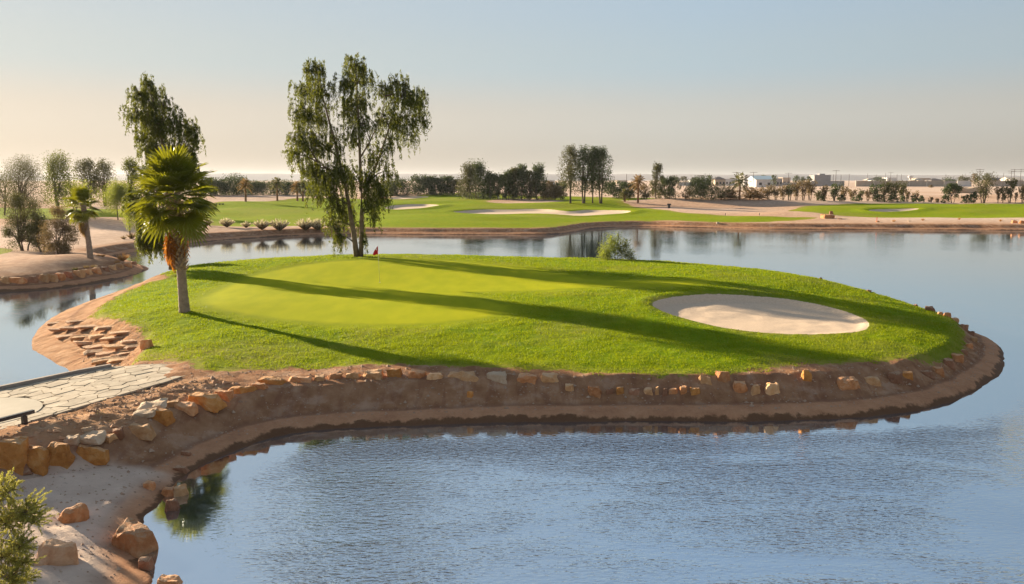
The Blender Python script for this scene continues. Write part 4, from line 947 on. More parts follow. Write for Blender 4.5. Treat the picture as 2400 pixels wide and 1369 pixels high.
def T(u, vb, vt, wpx, name, label, cat, group, leaf, dens=1.0, **k):
    p = at_pix(u, vb); s = p.y / F; h = (vb - vt) * s * 1.0; w_ = wpx * s
    size = max(.10, (3.2 if s * F > 120 else 2.1) * s); n = int(dens * (w_ * h) / (size * size * .38) * 2.0); n = int(n * 1.7); n = max(160, min(n, 20000))
    if 'seg' in k: k.pop('seg')
    return tree(name, label, cat, group, (p.x, p.y, p.z - .05), h, w_, leaf, n, size, **k)
def date_palm(u, vb, vt, wpx, label, group, leaf='date', trunk=True, nf=30):
    p = at_pix(u, vb); s = p.y / F; h = (vb - vt) * s; r_ = wpx * s / 2; root = empty('date_palm', tuple(p), label, 'palm tree', group)
    th = h - r_ * .75 if trunk else .25; rr = np.random.default_rng(int(u))
    tb = MB(); tb.tube([(0, 0, -.2), (0.03, 0, th * .5), (0, 0, th)], [.26, .2, .25], 7); tb.build('trunk', m_datetr, root)
    C, D = [], []
    for i in range(nf):
        az = i * 2.399; t = (i + .5) / nf; el = R(82 - (125 if trunk else 62) * t); k = 13; q = np.linspace(.08, 1, k)
        out = np.array([math.cos(az), math.sin(az), 0]); up = np.array([0, 0, 1.0])
        L_ = r_ * (1.15 if trunk else 1.0) if trunk else math.hypot(r_, h) * (.75 + .25 * rr.random())
        sp = np.array([0, 0, th]) + out * (math.cos(el) * q * L_)[:, None] + up * (math.sin(el) * q * L_ - .45 * L_ * q ** 2 * (.4 + .6 * math.cos(el)))[:, None]
        dr = np.gradient(sp, axis=0); sd = np.array([-out[1], out[0], 0.0])
        for sg in (-1, 1):
            ln = .30 * L_ * np.sin(np.pi * np.clip(q, .1, .93)) ** .5
            dd = sd * sg + dr / np.linalg.norm(dr, axis=1, keepdims=True) * .9 + np.array([0, 0, -.35]); dd /= np.linalg.norm(dd, axis=1, keepdims=True)
            C.append(sp + dd * ln[:, None] / 2); D.append(np.concatenate([dd, ln[:, None]], 1))
        C.append(sp); D.append(np.concatenate([dr / np.linalg.norm(dr, axis=1, keepdims=True), np.full((k, 1), L_ / k * 1.3)], 1))
    C = np.concatenate(C); D = np.concatenate(D)
    leaf_obj('crown', C, D[:, :3], D[:, 3], np.maximum(.10, s * 1.3), LM[leaf], root)
    return root
# ================================================================== FAR TREES
GA = 'trees and shrubs on the left shore'
T(62, 520, 386, 109, 'wispy_tree', 'tall wispy brownish tree behind the big olive shrub at far left', 'tree', GA, 'olive', .75, kind='wispy', stems=3, z0=.25)
T(6, 505, 415, 78, 'wispy_tree', 'thin pale tree cut by the left frame edge', 'tree', GA, 'olive', .5, kind='wispy', stems=2)
T(144, 500, 368, 85, 'leafy_tree', 'green tree with a narrow dark top, second from the left edge', 'tree', GA, 'euc', .8, kind='upright', stems=2, z0=.15)
T(172, 498, 430, 91, 'leafy_tree', 'low bright green tree right beside the narrow topped one', 'tree', GA, 'bright', .7, kind='dense', stems=2, z0=.2)
T(208, 484, 380, 59, 'bare_tree', 'grey olive tree with feathery top, left of a twin', 'tree', GA, 'olive', .8, kind='wispy', stems=3)
T(246, 484, 384, 65, 'bare_tree', 'grey olive feathery tree right of its twin, behind the small fan palm', 'tree', GA, 'olive', .8, kind='wispy', stems=3)
T(277, 516, 424, 80, 'weeping_tree', 'small bright green weeping tree left of the large fan palm', 'tree', GA, 'bright', 1.3, kind='dense', stems=1, z0=.45, hangdown=1.6)
T(312, 500, 378, 57, 'leafy_tree', 'bright leafy tree peeping out left of the large fan palm crown', 'tree', GA, 'euc', .8, kind='upright', stems=2, z0=.2)
T(305, 560, 470, 56, 'weeping_tree', 'green weeping shrub tree hanging over the pond left of the fan palm', 'tree', GA, 'bright', .6, kind='dense', stems=1, z0=.5, hangdown=1.2)
T(58, 588, 464, 98, 'tamarisk_shrub', 'large olive feathery shrub on the spit, left one of two', 'shrub', GA, 'olive', 1.3, kind='shrub', stems=5, z0=.05)
T(143, 596, 488, 89, 'tamarisk_shrub', 'rounder brown olive feathery shrub on the spit, beside the small fan palm', 'shrub', GA, 'brown', 1.2, kind='shrub', stems=5, z0=.05)
T(100, 590, 498, 67, 'tamarisk_shrub', 'smaller feathery shrub squeezed between the two big ones on the spit', 'shrub', GA, 'olive', 1.0, kind='shrub', stems=4, z0=.05)
GD = 'distant trees left of the big weeping gum'
for i, (u, vb, vt, w_, lf, lb) in enumerate([(498,458,424,34,'dark','round dark distant tree just right of the fan palm crown'),(515,458,432,30,'dark','low distant tree between the round one and the broad hazy one'),(545,457,418,44,'dark','broad hazy distant tree, tallest of the far left row'),
     (590,457,430,36,'dark','low hazy distant tree behind the first date palm'),(622,457,432,40,'dark','flat topped hazy distant tree between two date palms'),(670,457,430,34,'dark','hazy distant tree just right of the second date palm'),(715,458,432,44,'dark','hazy distant tree behind the date palm pair'),
     (750,459,430,40,'dark','hazy distant tree left of the gum trunk, behind its strands'),(905,458,432,30,'dark','dark distant tree just right of the gum strands'),(932,458,424,34,'dark','pale distant tree left of the four dark domes')]):
    T(u, vb, vt, w_ * 1.7, 'distant_tree', lb, 'tree', GD, lf, 2.2, kind='dense', stems=2, z0=.05)
GDP = 'date palms on the far fairway'
for u, vb, vt, w_, lf, lb in [(576,473,421,34,'drypalm','brownish date palm on the sand, first right of the fan palm'),(650,471,418,36,'date','green date palm with a full dark crown left of the big gum'),
      (697,471,427,30,'drypalm','left one of a close pair of brownish date palms'),(710,472,424,32,'date','right one of a close pair of date palms, beside the gum strands'),
      (1495,476,412,40,'drypalm','tall orange tinged date palm on the sand right of the tree clump'),(1464,473,444,26,'date','short young date palm left of the orange tinged palm'),
      (1733,469,408,50,'date','tallest date palm in the desert edge row, with an orange trunk')]:
    date_palm(u, vb, vt, w_, lb, GDP, lf)
GC = 'dark windbreak trees in the middle distance'
for u, vb, vt, w_, lf, kd, de, lb in [
  (985,456,415,34,'dark','dense',1.7,'dark green dome tree, leftmost of the windbreak'),(1008,456,416,26,'dark','dense',1.7,'dark green dome tree second from the left of the windbreak'),(1024,457,422,24,'dark','dense',1.7,'small dark dome tree in the dip of the windbreak'),
  (1047,457,417,30,'dark','dense',1.7,'dark dome tree left of the tall feathery tree'),(1072,458,424,24,'olive','dense',1.3,'low olive tree at the foot of the tall feathery tree'),(1095,466,392,34,'olive','upright',1.0,'tall feathery olive tree, left half of the highest windbreak pair'),
  (1121,466,388,40,'dark','upright',1.0,'tall feathery dark tree, right half of the highest windbreak pair'),(1148,467,408,26,'dark','upright',1.4,'narrow dark tree right of the highest pair'),(1168,467,412,28,'dark','dense',1.4,'bushy dark tree in the low middle of the windbreak'),
  (1190,468,407,28,'dark','upright',1.3,'dark tree with a small pointed tip in the middle of the windbreak'),(1205,468,400,24,'olive','upright',1.2,'olive tree beside the small pointed tip'),(1222,468,394,30,'dark','upright',1.2,'pointed dark tree, left of the last windbreak pair'),
  (1240,468,404,26,'olive','dense',1.1,'olive tree between the last two points'),(1261,468,393,32,'dark','upright',1.2,'last pointed dark tree at the right end of the windbreak'),
  (1287,468,428,30,'brown','dense',1.2,'low brown hedge tree right of the windbreak'),(1312,468,430,28,'dark','dense',1.2,'low dark hedge tree left of the tall clump'),(1300,469,440,40,'brown','shrub',1.2,'brown undergrowth bush in front of the low hedge trees')]:
    T(u, vb, vt, w_ * 1.6, 'windbreak_tree', lb, 'tree', GC, lf, de * 1.4, kind=kd, stems=2, z0=.06)
GT = 'tall trees of the clump on the fairway'
for u, vb, vt, w_, lf, st, lb in [(1337,476,350,36,'olive',2,'leaning tree with a feathery column, left one of the tall clump'),(1368,476,351,34,'dark',2,'upright dark tree second in the tall clump'),(1389,476,350,30,'dark',1,'slender dark tree in the centre of the tall clump'),(1408,476,356,40,'dark',2,'wide branching tree, right one of the tall clump')]:
    T(u, vb, vt, w_ * 1.5, 'clump_tree', lb, 'tree', GT, lf, .85, kind='wispy', stems=st, z0=.22)
GM_ = 'trees behind the sand dunes'
for u, vb, vt, w_, lf, kd, de, lb in [(1437,465,428,34,'dark','dense',1.5,'dark green bushy tree just right of the tall clump'),(1462,465,430,34,'dark','dense',1.5,'dark bushy tree behind the short young palm'),(1481,465,432,26,'olive','dense',1.3,'olive bushy tree left of the orange tinged palm'),
   (1512,467,436,24,'brown','shrub',1.2,'brown bush right of the orange tinged palm'),(1540,466,388,30,'olive','upright',1.3,'tall pointed olive tree standing alone above the dunes'),(1570,466,418,38,'dark','dense',1.6,'dark round tree right of the tall pointed one'),
   (1642,467,420,56,'dark','dense',1.8,'broadest dark round tree above the dunes'),(1608,467,444,26,'brown','shrub',.7,'low thin shrub between the two dark round trees')]:
    T(u, vb, vt, w_ * 1.3, 'roadside_tree', lb, 'tree', GM_, lf, de, kind=kd, stems=3, z0=.05)
GS_ = 'feathery shrubs along the desert edge'
row = [(1690,468,425,40,'date','fan'),(1712,468,436,30,'drypalm','fan'),(1757,468,432,30,'drypalm','fan'),(1778,468,436,28,'drypalm','fan'),(1800,468,440,28,'brown','vase'),(1818,469,440,26,'brown','vase'),(1835,469,438,24,'brown','vase'),(1850,470,436,26,'olive','vase'),(1866,470,430,26,'brown','vase'),
       (1882,470,428,28,'brown','vase'),(1898,470,428,28,'brown','vase'),(1916,470,448,20,'olive','vase'),(1932,471,438,20,'brown','vase'),(1955,471,434,32,'dark','vase'),(1976,471,440,22,'brown','vase'),(1996,471,446,22,'brown','vase'),(2014,471,446,22,'olive','vase'),(2034,471,448,20,'brown','vase'),
       (2052,472,434,28,'dark','vase'),(2072,472,430,28,'olive','vase'),(2092,472,428,30,'olive','vase'),(2112,472,430,28,'olive','vase'),(2126,472,446,14,'brown','vase')]
place = ['just right of the broad dark tree', 'left of the tallest date palm', 'right of the tallest date palm', 'below the blue grey shed', 'below the right end of the shed', 'left of the pointed roof line', 'in the thin stretch', 'with an olive tip', 'with a high brown top', 'twin crowned, left half', 'twin crowned, right half',
         'low with an olive base', 'very thin and see through', 'dark and dense in front of the grey house', 'right of the dark dense one', 'left of the gate gap', 'in the gate gap', 'right of the gate gap', 'first of the olive group under the left pavilion', 'second of the olive group', 'third of the olive group, tallest', 'last of the olive group', 'small, ending the olive group']
for (u, vb, vt, w_, lf, kd), pl in zip(row, place):
    if kd == 'fan': date_palm(u, vb, vt, w_ * 1.15, f'stemless young palm clump in the desert edge row, {pl}', GS_, lf, trunk=False, nf=22)
    else: T(u, vb, vt, w_ * 1.2, 'feathery_shrub', f'feathery shrub in the desert edge row, {pl}', 'shrub', GS_, lf, .8, kind='vase', stems=5, z0=.35)
low = [(1925,471,456,22),(1970,472,458,22),(2010,472,458,24),(2060,473,456,30),(2090,473,458,34),(2118,473,460,22),(2142,474,458,22),(2158,474,460,18)]
lpl = ['under the thin stretch', 'beside the dense dark shrub', 'at the gate gap', 'under the olive group left part', 'under the middle of the olive group', 'under the right end of the olive group', 'alone right of the olive group', 'last before the open desert']
for (u, vb, vt, w_), pl in zip(low, lpl): T(u, vb, vt, w_, 'low_bush', f'low dark bush, {pl}', 'shrub', 'low dark bushes at the desert edge', 'dark', 1.4, kind='shrub', stems=2, z0=.02)
for u, vb, vt, w_, lf, kd, st, de, nm, lb in [(2146,472,450,18,'brown','vase',2,.8,'small_tree','small bent tree rising above the low bushes'),(2182,475,462,12,'brown','shrub',2,1.1,'low_bush','first squat bush in the open desert gap'),(2196,475,466,12,'brown','shrub',2,1.1,'low_bush','second squat bush in the open desert gap'),
   (2232,476,434,40,'dark','dense',3,1.8,'leafy_tree','deep green round tree standing out on the pale desert, right part'),(2214,476,456,18,'dark','shrub',2,1.5,'low_bush','dark bush at the left foot of the deep green tree'),(2262,476,456,20,'dark','shrub',2,1.5,'low_bush','dark bush at the right foot of the deep green tree'),
   (2280,476,452,26,'dark','shrub',2,1.5,'low_bush','larger dark bush between the green tree and the bare tree'),(2305,476,412,58,'olive','vase',4,.62,'bare_tree','large bare branched tree in front of the power pole'),(2338,476,440,18,'brown','vase',3,.8,'feathery_shrub','thin shrub right of the bare tree'),
   (2352,476,440,24,'olive','vase',3,.9,'feathery_shrub','olive shrub with a dark foot near the right edge'),(2366,476,424,28,'olive','vase',3,.9,'small_tree','small olive tree near the right frame edge'),(2380,476,452,10,'brown','vase',2,.8,'feathery_shrub','thin twig shrub near the right frame edge'),(2397,476,436,26,'brown','vase',3,.9,'feathery_shrub','brown shrub cut by the right frame edge')]:
    T(u, vb, vt, w_, nm, lb, 'shrub' if 'shrub' in nm or 'bush' in nm else 'tree', 'trees and bushes in the open desert gap', lf, de, kind=kd, stems=st, z0=.03 if kd == 'shrub' else .25)

# bush at the back of the island
def island_bush():
    x = PY(1447, 610, 56.2).x; base = (x, 56.2, ZA(x, 56.2) - .5)
    root = empty('leafy_bush', base, 'two toned leafy bush behind the back edge of the grass, against the pond', 'shrub'); C, D = [], []
    B = Vector(base); st = MB()
    for (u, v, ru, rv, n) in [(1425,588,24,26,1500),(1440,572,20,22,900),(1432,560,8,14,160),(1418,600,18,14,600),(1455,585,22,24,900),(1470,595,20,18,700),(1466,572,14,16,350),(1449,552,6,10,80),(1480,604,14,8,250)]:
        c = PY(u, v, 56.2) - B; s = 56.2 / F; g = rng.normal(size=(n, 3)) * np.array([ru * s * .45, ru * s * .45, rv * s * .45]); C.append(np.array(c)[None] + g); D.append(rng.normal(size=(n, 3)) + np.array([0, 0, .8]))
        st.tube([(0, 0, -.3), Vector(c) * .5, c, Vector(c) + Vector((0, 0, rv * s * .6))], [.03, .02, .012, .004], 4, False)
    st.build('stem', m_bark2, root)
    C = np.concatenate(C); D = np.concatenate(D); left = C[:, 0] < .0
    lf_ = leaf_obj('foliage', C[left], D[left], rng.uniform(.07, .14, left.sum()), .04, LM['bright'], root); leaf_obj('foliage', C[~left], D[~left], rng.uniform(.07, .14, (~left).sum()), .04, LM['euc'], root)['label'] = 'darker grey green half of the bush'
island_bush()

# grasses: pale plume tufts on the far bank and small dry tufts
def tuft(u, v, wpx, hpx, leaf, name, label, cat, group, n=260, startd=50, island=False):
    p = hitA(u, v) if island else hitB(u, v, startd); s = p.y / F; W, H = wpx * s, hpx * s; r = np.random.default_rng(int(u * 3 + v))
    k = max(1, int(round(W / H * .8))); C, D, Lh = [], [], []
    for j in range(k):
        cx = (j + .5) / k * W - W / 2 if k > 1 else 0
        a = r.random(n) * 6.283; tl = r.random(n) ** .6 * 1.5; d = np.stack([np.cos(a) * tl, np.sin(a) * tl, np.ones(n)], 1); d /= np.linalg.norm(d, axis=1, keepdims=True)
        ln = H * r.uniform(.6, 1.1, n); C.append(np.array([cx, 0, 0]) + d * ln[:, None] / 2); D.append(d); Lh.append(ln)
    C, D, Lh = np.concatenate(C), np.concatenate(D), np.concatenate(Lh)
    root = empty(name, (p.x, p.y, p.z - .03), label, cat, group); leaf_obj('blades', C, D, Lh, H * .05, LM['brown' if leaf == 'plume' else leaf], root)
    if leaf == 'plume': leaf_obj('plumes', C + D * (Lh * .42)[:, None], D, Lh * .30, H * .075, LM['plume'], root)
    return root
GP2 = 'pale plume grasses on the far bank'
for u, v, w_, h_, lb in [(485,530,18,16,'small plume grass tuft just right of the fan palm'),(532,533,34,20,'rounded plume grass clump, first broad one from the left'),(577,534,14,14,'tiny plume grass between two broad clumps'),(614,539,28,24,'tall rounded plume grass clump'),
     (655,541,40,26,'broad pale plume grass clump in the middle of the group'),(716,540,34,26,'plume grass clump left of the gum strands'),(745,540,34,24,'plume grass clump partly behind the gum strands'),(800,539,40,24,'plume grass clump seen between gum strands and stem')]:
    tuft(u, v, w_ * 1.15, h_ * 1.1, 'plume', 'plume_grass', lb, 'grass', GP2)
GO = 'dry grass tufts on the spit'
for u, v, w_, h_, lf, lb in [(288,612,22,24,'tuft','brightest orange grass tuft near the point of the spit'),(275,618,16,12,'tuft','lower orange tuft leaning on the brightest one'),(236,602,22,9,'tuft','small brown orange tuft left of the brightest one'),(221,629,12,12,'brown','dull tuft between the rim rocks, right one of two'),(203,629,12,10,'brown','dull tuft between the rim rocks, left one of two'),(176,635,12,12,'olive','green tuft among the rim rocks'),
    (309,560,18,18,'brown','brown tuft on the far sand right of the small palm'),(290,561,12,11,'brown','small brown tuft left of another on the far sand')]:
    tuft(u, v, w_, h_, lf, 'grass_tuft', lb, 'grass', GO, 160)
for u, v, w_, lb in [(2163,517,12,'yellow dry tuft on the right far bank, larger one'),(2248,515,8,'yellow dry tuft on the right far bank, smaller one'),(2345,519,10,'yellow dry tuft near the right end of the far bank'),(2095,520,6,'tiny yellow tuft on the right far bank')]:
    tuft(u, v, w_, 7, 'tuft', 'grass_tuft', lb, 'grass', 'dry tufts on the right far bank', 90)
# low green ground plants at the far sand
tuft(515, 480, 22, 6, 'dark', 'grass_tuft', 'low green plant on the far sand beside the fairway', 'plant', None, 120)

# ================================================================== SMALL THINGS
m_red = simple('flag_cloth', (0.62, 0.015, 0.04), (0.50, 0.01, 0.03), 4, 0.7); m_white = simple('white_paint', (0.8, 0.8, 0.78), (0.72, 0.72, 0.7), 3, 0.5)
m_cupd = simple('cup_liner', (0.75, 0.75, 0.73), (0.6, 0.6, 0.58), 3, .6); m_steel = simple('dark_steel', (0.035, 0.037, 0.042), (0.022, 0.023, 0.027), 3, .45, .2, .005, .5)
pf = hitA(890, 662); ftop = PY(885.5, 575, pf.y)
root = empty('flagstick', tuple(pf), 'thin pale flagstick with a limp red flag on the putting green', 'golf flag')
fh = ftop.z - pf.z; lean = ftop.x - pf.x
mb = MB(); mb.tube([(0, 0, -.05), (lean, 0, fh)], .007, 8); mb.build('pole', simple('pin_pole', (0.55, 0.53, 0.42), (0.45, 0.43, 0.33), 3, .6), root, True)
mb = MB(); mb.tube([(0, 0, .0), (0, 0, .004)], .054, 16); mb.build('cup', m_cupd, root)
gridv = []; nu, nv = 8, 12
for j in range(nv + 1):
    for i in range(nu + 1):
        a, b = i / nu, j / nv; wdt = .05 + .26 * b ** .8
        gridv.append((lean - a * wdt * (.95) + .0, .05 * math.sin(a * 9 + b * 4) * a, fh - .02 - b * .50 - a * .09 * (1 - b) + .03 * math.sin(a * 7)))
i = np.arange((nu + 1) * (nv + 1)).reshape(nv + 1, nu + 1); ff = np.stack([i[:-1, :-1], i[:-1, 1:], i[1:, 1:], i[1:, :-1]], -1).reshape(-1, 4)
fl = mesh_np('flag', np.array(gridv), ff, m_red, root, True)
mb = MB(); cc_ = Vector((lean - .085, -.045, fh - .21)); mb.add([cc_ + Vector((.035 * math.cos(a), -.004, .05 * math.sin(a))) for a in np.linspace(0, 6.283, 12, endpoint=False)], [tuple(range(12))]); mb.build('emblem', m_white, fl)
# low dark rail at the path
pr0 = Vector(PXY(60, 985, PTH_Z)).to_3d(); pr0.z = PTH_Z
hr = PY(78, 965, pr0.y - .12); top_z = hr.z
dirr = (PXY(0, 984, top_z)[0] - PXY(78, 964, top_z)[0], PXY(0, 984, top_z)[1] - PXY(78, 964, top_z)[1]); dirr = Vector(dirr).normalized()
root = empty('low_rail', tuple(pr0), 'low black steel rail on stub posts at the edge of the stone path', 'rail')
e0 = Vector((PXY(79, 964, top_z)[0] - pr0.x, PXY(79, 964, top_z)[1] - pr0.y, top_z - pr0.z)); dv = Vector((dirr.x, dirr.y, 0)); ang = math.atan2(dirr.y, dirr.x)
mb = MB(); c = e0 + dv * 2.4; mb.box(c, (4.8, .10, .09), ang); mb.build('beam', m_steel, root, bevel=.006)
for kk in (.26, 2.3, 4.4):
    mb = MB(); c = e0 + dv * kk; mb.box((c.x, c.y, (e0.z - .055 - .15) / 2 - .0), (.12, .10, e0.z - .055 + .15), ang); mb.build('post', m_steel, root, bevel=.006)
# small posts, stump and dirt heap on the far side
def at(u, v): return hitB(u, v, 60)
p = at(1568, 488); s = p.y / F
root = empty('marker_post', tuple(p), 'short dark post with a wider cap standing on the dune sand', 'post')
mb = MB(); mb.box((0, 0, .3), (.45, .4, .7)); mb.build('body', m_steel, root, bevel=.03); mb = MB(); mb.box((0, 0, .78), (.75, .6, .28)); mb.build('cap', m_steel, root, bevel=.05)
for u, v, a, b, mt, lb in [(1940,512,30,12,'orange','lumpy heap of orange dirt on the far bank point'),(1948,506,10,14,'brown','dark upright lump on the right side of the dirt heap'),(1930,511,14,11,'orange','rounded lump on the left side of the dirt heap'),(1682,524,8,6,'pale','pale little rock on the far bank left of the dirt heap'),
     (1968,514,12,4,'brown','low dark stone just right of the dirt heap'),(2057,521,10,5,'orange','reddish stone on the right far bank'),(2092,519,6,4,'pale','whitish stone on the right far bank, left one'),(2131,519,7,4,'pale','whitish stone on the right far bank, right one'),(2376,523,14,9,'orange','orange rock near the right end of the far bank'),(2395,524,14,10,'orange','orange rock cut by the right frame edge')]:
    p = at(u, v); s = p.y / F; put_rock((p.x, p.y, p.z - .1), a * s, a * s * .6, b * s, mt, lb, 'stones on the far bank')
for u, v, h_, lb in [(2055,520,10,'thin red marker stake on the right far bank'),(1700,505,5,'thin dark stake on the far grass, left one'),(1780,505,5,'thin dark stake on the far grass, right one')]:
    p = at(u, v); s = p.y / F; mb = MB(); mb.tube([(0, 0, -.1), (0, 0, h_ * s)], .05, 6); mb.tube([(0, 0, h_ * s), (0, 0, h_ * s + .08)], [.07, .02], 6)
    o = mb.build('marker_stake', m_red if 'red' in lb else m_steel); o.location = p; tag(o, lb, 'stake', 'thin marker stakes')
# white tee marker in front of the windbreak
p = at(1169, 465); mb = MB(); mb.tube([(0, 0, -.1), (0, 0, .55)], [.2, .17], 10); mb.tube([(0, 0, .55), (0, 0, .7)], [.17, .08], 10); o = mb.build('marker_post', m_white); o.location = p; tag(o, 'small white post in front of the dark windbreak', 'post')

# ================================================================== THE TOWN
def on_plain(u, Y): d = ray(u, 440); t = Y / d.y; x = d.x * t; return Vector((x, Y, ZB(x, Y)))
def topz(v, Y): return PY(1200, v, Y).z
WC = {'grey': simple('grey_render', (0.33, 0.31, 0.30), (0.27, 0.25, 0.24), .4, .9), 'tan': simple('tan_render', (0.46, 0.37, 0.28), (0.38, 0.30, 0.23), .4, .9), 'white': simple('white_render', (0.62, 0.60, 0.57), (0.52, 0.50, 0.48), .4, .9),
      'blue': simple('blue_sheet_roof', (0.36, 0.46, 0.52), (0.28, 0.37, 0.43), .5, .6), 'dark': simple('dark_opening', (0.05, 0.05, 0.055), (0.03, 0.03, 0.035), .5, .5), 'darkroof': simple('dark_roof', (0.10, 0.085, 0.08), (0.06, 0.05, 0.05), .5, .8), 'cream': simple('cream_roof', (0.66, 0.56, 0.44), (0.56, 0.47, 0.36), .5, .8)}
GW = 'compound walls along the edge of town'
def wall(u0, u1, vt, Y, col, label, post=0):
    a, b = on_plain(u0, Y), on_plain(u1, Y); h = topz(vt, Y) - min(a.z, b.z); Lw = b.x - a.x; root = empty('compound_wall', (a.x, a.y, min(a.z, b.z)), label, 'wall', GW)
    mb = MB(); mb.box((Lw / 2, 0, h / 2 - .5), (Lw, .4, h + 1)); mb.build('wall_panel', WC[col], root)
    if post:
        n = max(2, int(round(Lw / post)))
        for i in range(n + 1): mb = MB(); mb.box((Lw * i / n, -.25, h / 2 - .4), (.9, .5, h + 1.4)); mb.build('pillar', WC['tan' if col != 'tan' else 'cream'], root)
wall(1900, 1978, 424, 640, 'grey', 'blue grey compound wall in front of the dark roofed house'); wall(2006, 2212, 424, 620, 'tan', 'long tan compound wall with evenly spaced pillars under the two pavilions', 13)
wall(2214, 2240, 425, 625, 'grey', 'short plain grey wall right of the pillared wall'); wall(2243, 2276, 424, 620, 'white', 'pale bluish wall section left of the power pole'); wall(2320, 2400, 424, 640, 'tan', 'tan compound wall at the right frame edge', 16); wall(1810, 1898, 428, 720, 'grey', 'low grey wall behind the feathery shrubs'); wall(1590, 1620, 427, 700, 'white', 'pale green fence wall between the dark round trees', 8)
GH = 'houses of the distant town'
def house(u0, u1, vt, Y, col, label, roof='flat', nwin=3, depth=14, name='house', rcol='darkroof'):
    a, b = on_plain(u0, Y), on_plain(u1, Y); h = topz(vt, Y) - a.z; Lw = b.x - a.x; root = empty(name, ((a.x + b.x) / 2, Y, a.z), label, 'building', GH)
    bh = h if roof == 'flat' else h * .68; mb = MB(); mb.box((0, depth / 2, bh / 2 - .5), (Lw, depth, bh + 1)); mb.build('wall', WC[col], root)
    if roof == 'flat':
        for sx, sy, dx, dy in ((0, .15, Lw + .3, .3), (0, depth - .15, Lw + .3, .3), (-Lw / 2, depth / 2, .3, depth - .7), (Lw / 2, depth / 2, .3, depth - .7)): mb = MB(); mb.box((sx, sy, bh + .35), (dx, dy, .7)); mb.build('parapet', WC[col], root)
    else:
        e = .8; z0 = bh + .003; W2, dd = Lw / 2 + e, depth + e; mb = MB()
        if roof == 'hip': vs = [(-W2, -e, z0), (W2, -e, z0), (W2, dd, z0), (-W2, dd, z0), (-W2 * .15, depth / 2, h), (W2 * .15, depth / 2, h)]; mb.add(vs, [(0, 1, 5, 4), (1, 2, 5), (2, 3, 4, 5), (3, 0, 4), (3, 2, 1, 0)])
        else: vs = [(-W2, -e, z0), (W2, -e, z0), (W2, dd, z0), (-W2, dd, z0), (-W2, depth / 2, h), (W2, depth / 2, h)]; mb.add(vs, [(0, 1, 5, 4), (1, 2, 5), (2, 3, 4, 5), (3, 0, 4), (3, 2, 1, 0)])
        mb.build('roof', WC[rcol], root)
    for i in range(nwin):
        x = -Lw / 2 + Lw * (i + .5) / nwin
        for fl_ in range(max(1, int(bh / 4.2))):
            mb = MB(); mb.box((x, -.04, min(bh - 1.2, 2.2 + fl_ * 3.6)), (min(1.8, Lw / nwin * .5), .14, 1.7)); mb.build('window', WC['dark'], root)
house(1772, 1812, 412, 560, 'white', 'blue roofed sheet metal shed with a grey front, left of the round tree', 'gable', 2, 20, 'metal_shed', 'blue'); house(1744, 1772, 414, 600, 'white', 'pale low building joined to the blue roofed shed', 'flat', 2); house(1812, 1833, 420, 640, 'grey', 'small grey building right of the round tree')
house(1908, 1946, 412, 760, 'grey', 'two storey grey house with a dark roof terrace', 'flat', 4); house(1920, 1932, 409, 772, 'grey', 'roof room standing above the two storey grey house', 'flat', 1, 6, 'roof_room'); house(1834, 1852, 418, 800, 'tan', 'plain tan building between the poles', 'flat', 2)
house(1676, 1700, 414, 700, 'tan', 'villa with a dark overhanging hip roof left of the tallest palm', 'hip', 3); house(1700, 1722, 421, 720, 'white', 'long white low house left of the tallest palm', 'flat', 3); house(1620, 1668, 424, 780, 'white', 'pale low house behind the broadest dark tree', 'flat', 4)
house(2044, 2076, 415, 820, 'white', 'white house with a dark flat roof behind the pillared wall', 'hip', 3); house(2078, 2100, 418, 900, 'white', 'white flat house right of the dark roofed white house', 'flat', 3); house(2150, 2180, 419, 900, 'tan', 'low tan house behind the right part of the pillared wall', 'flat', 3)
house(2182, 2210, 418, 860, 'grey', 'grey house with a long dark roof behind the wall', 'hip', 3); house(2216, 2240, 420, 880, 'grey', 'small grey house behind the short plain wall', 'gable', 2); house(2322, 2362, 417, 780, 'tan', 'tan building with a long dark roof right of the bare tree', 'gable', 4); house(2366, 2396, 415, 720, 'white', 'pale pitched roof house at the right edge', 'gable', 3, rcol='cream')
house(1282, 1300, 424, 900, 'white', 'far white house seen left of the tall clump', 'flat', 2); house(1446, 1470, 424, 900, 'tan', 'far tan house seen right of the tall clump', 'flat', 3)
GPV = 'pyramid roofed pavilions on the wall'
for u, lb in ((2041, 'left pavilion with a cream pyramid roof above the pillared wall'), (2153, 'right pavilion with a cream pyramid roof above the pillared wall')):
    p = on_plain(u, 628); zt = topz(417.5, 628) - p.z; root = empty('pavilion', tuple(p), lb, 'pavilion', GPV); zb = topz(422.5, 628) - p.z
    for sx in (-1, 1):
        for sy in (-1, 1): mb = MB(); mb.box((sx * 2.8, sy * 2.8 + 4, zb / 2 - .3), (.4, .4, zb + .5)); mb.build('column', WC['tan'], root)
    mb = MB(); mb.add([(-3.6, .4, zb), (3.6, .4, zb), (3.6, 7.6, zb), (-3.6, 7.6, zb), (0, 4, zt)], [(0, 1, 4), (1, 2, 4), (2, 3, 4), (3, 0, 4), (3, 2, 1, 0)]); mb.build('roof', WC['cream'], root)
GPO = 'utility poles over the town'
m_pole = simple('pole_wood', (0.14, 0.11, 0.09), (0.09, 0.07, 0.06), 1, .9)
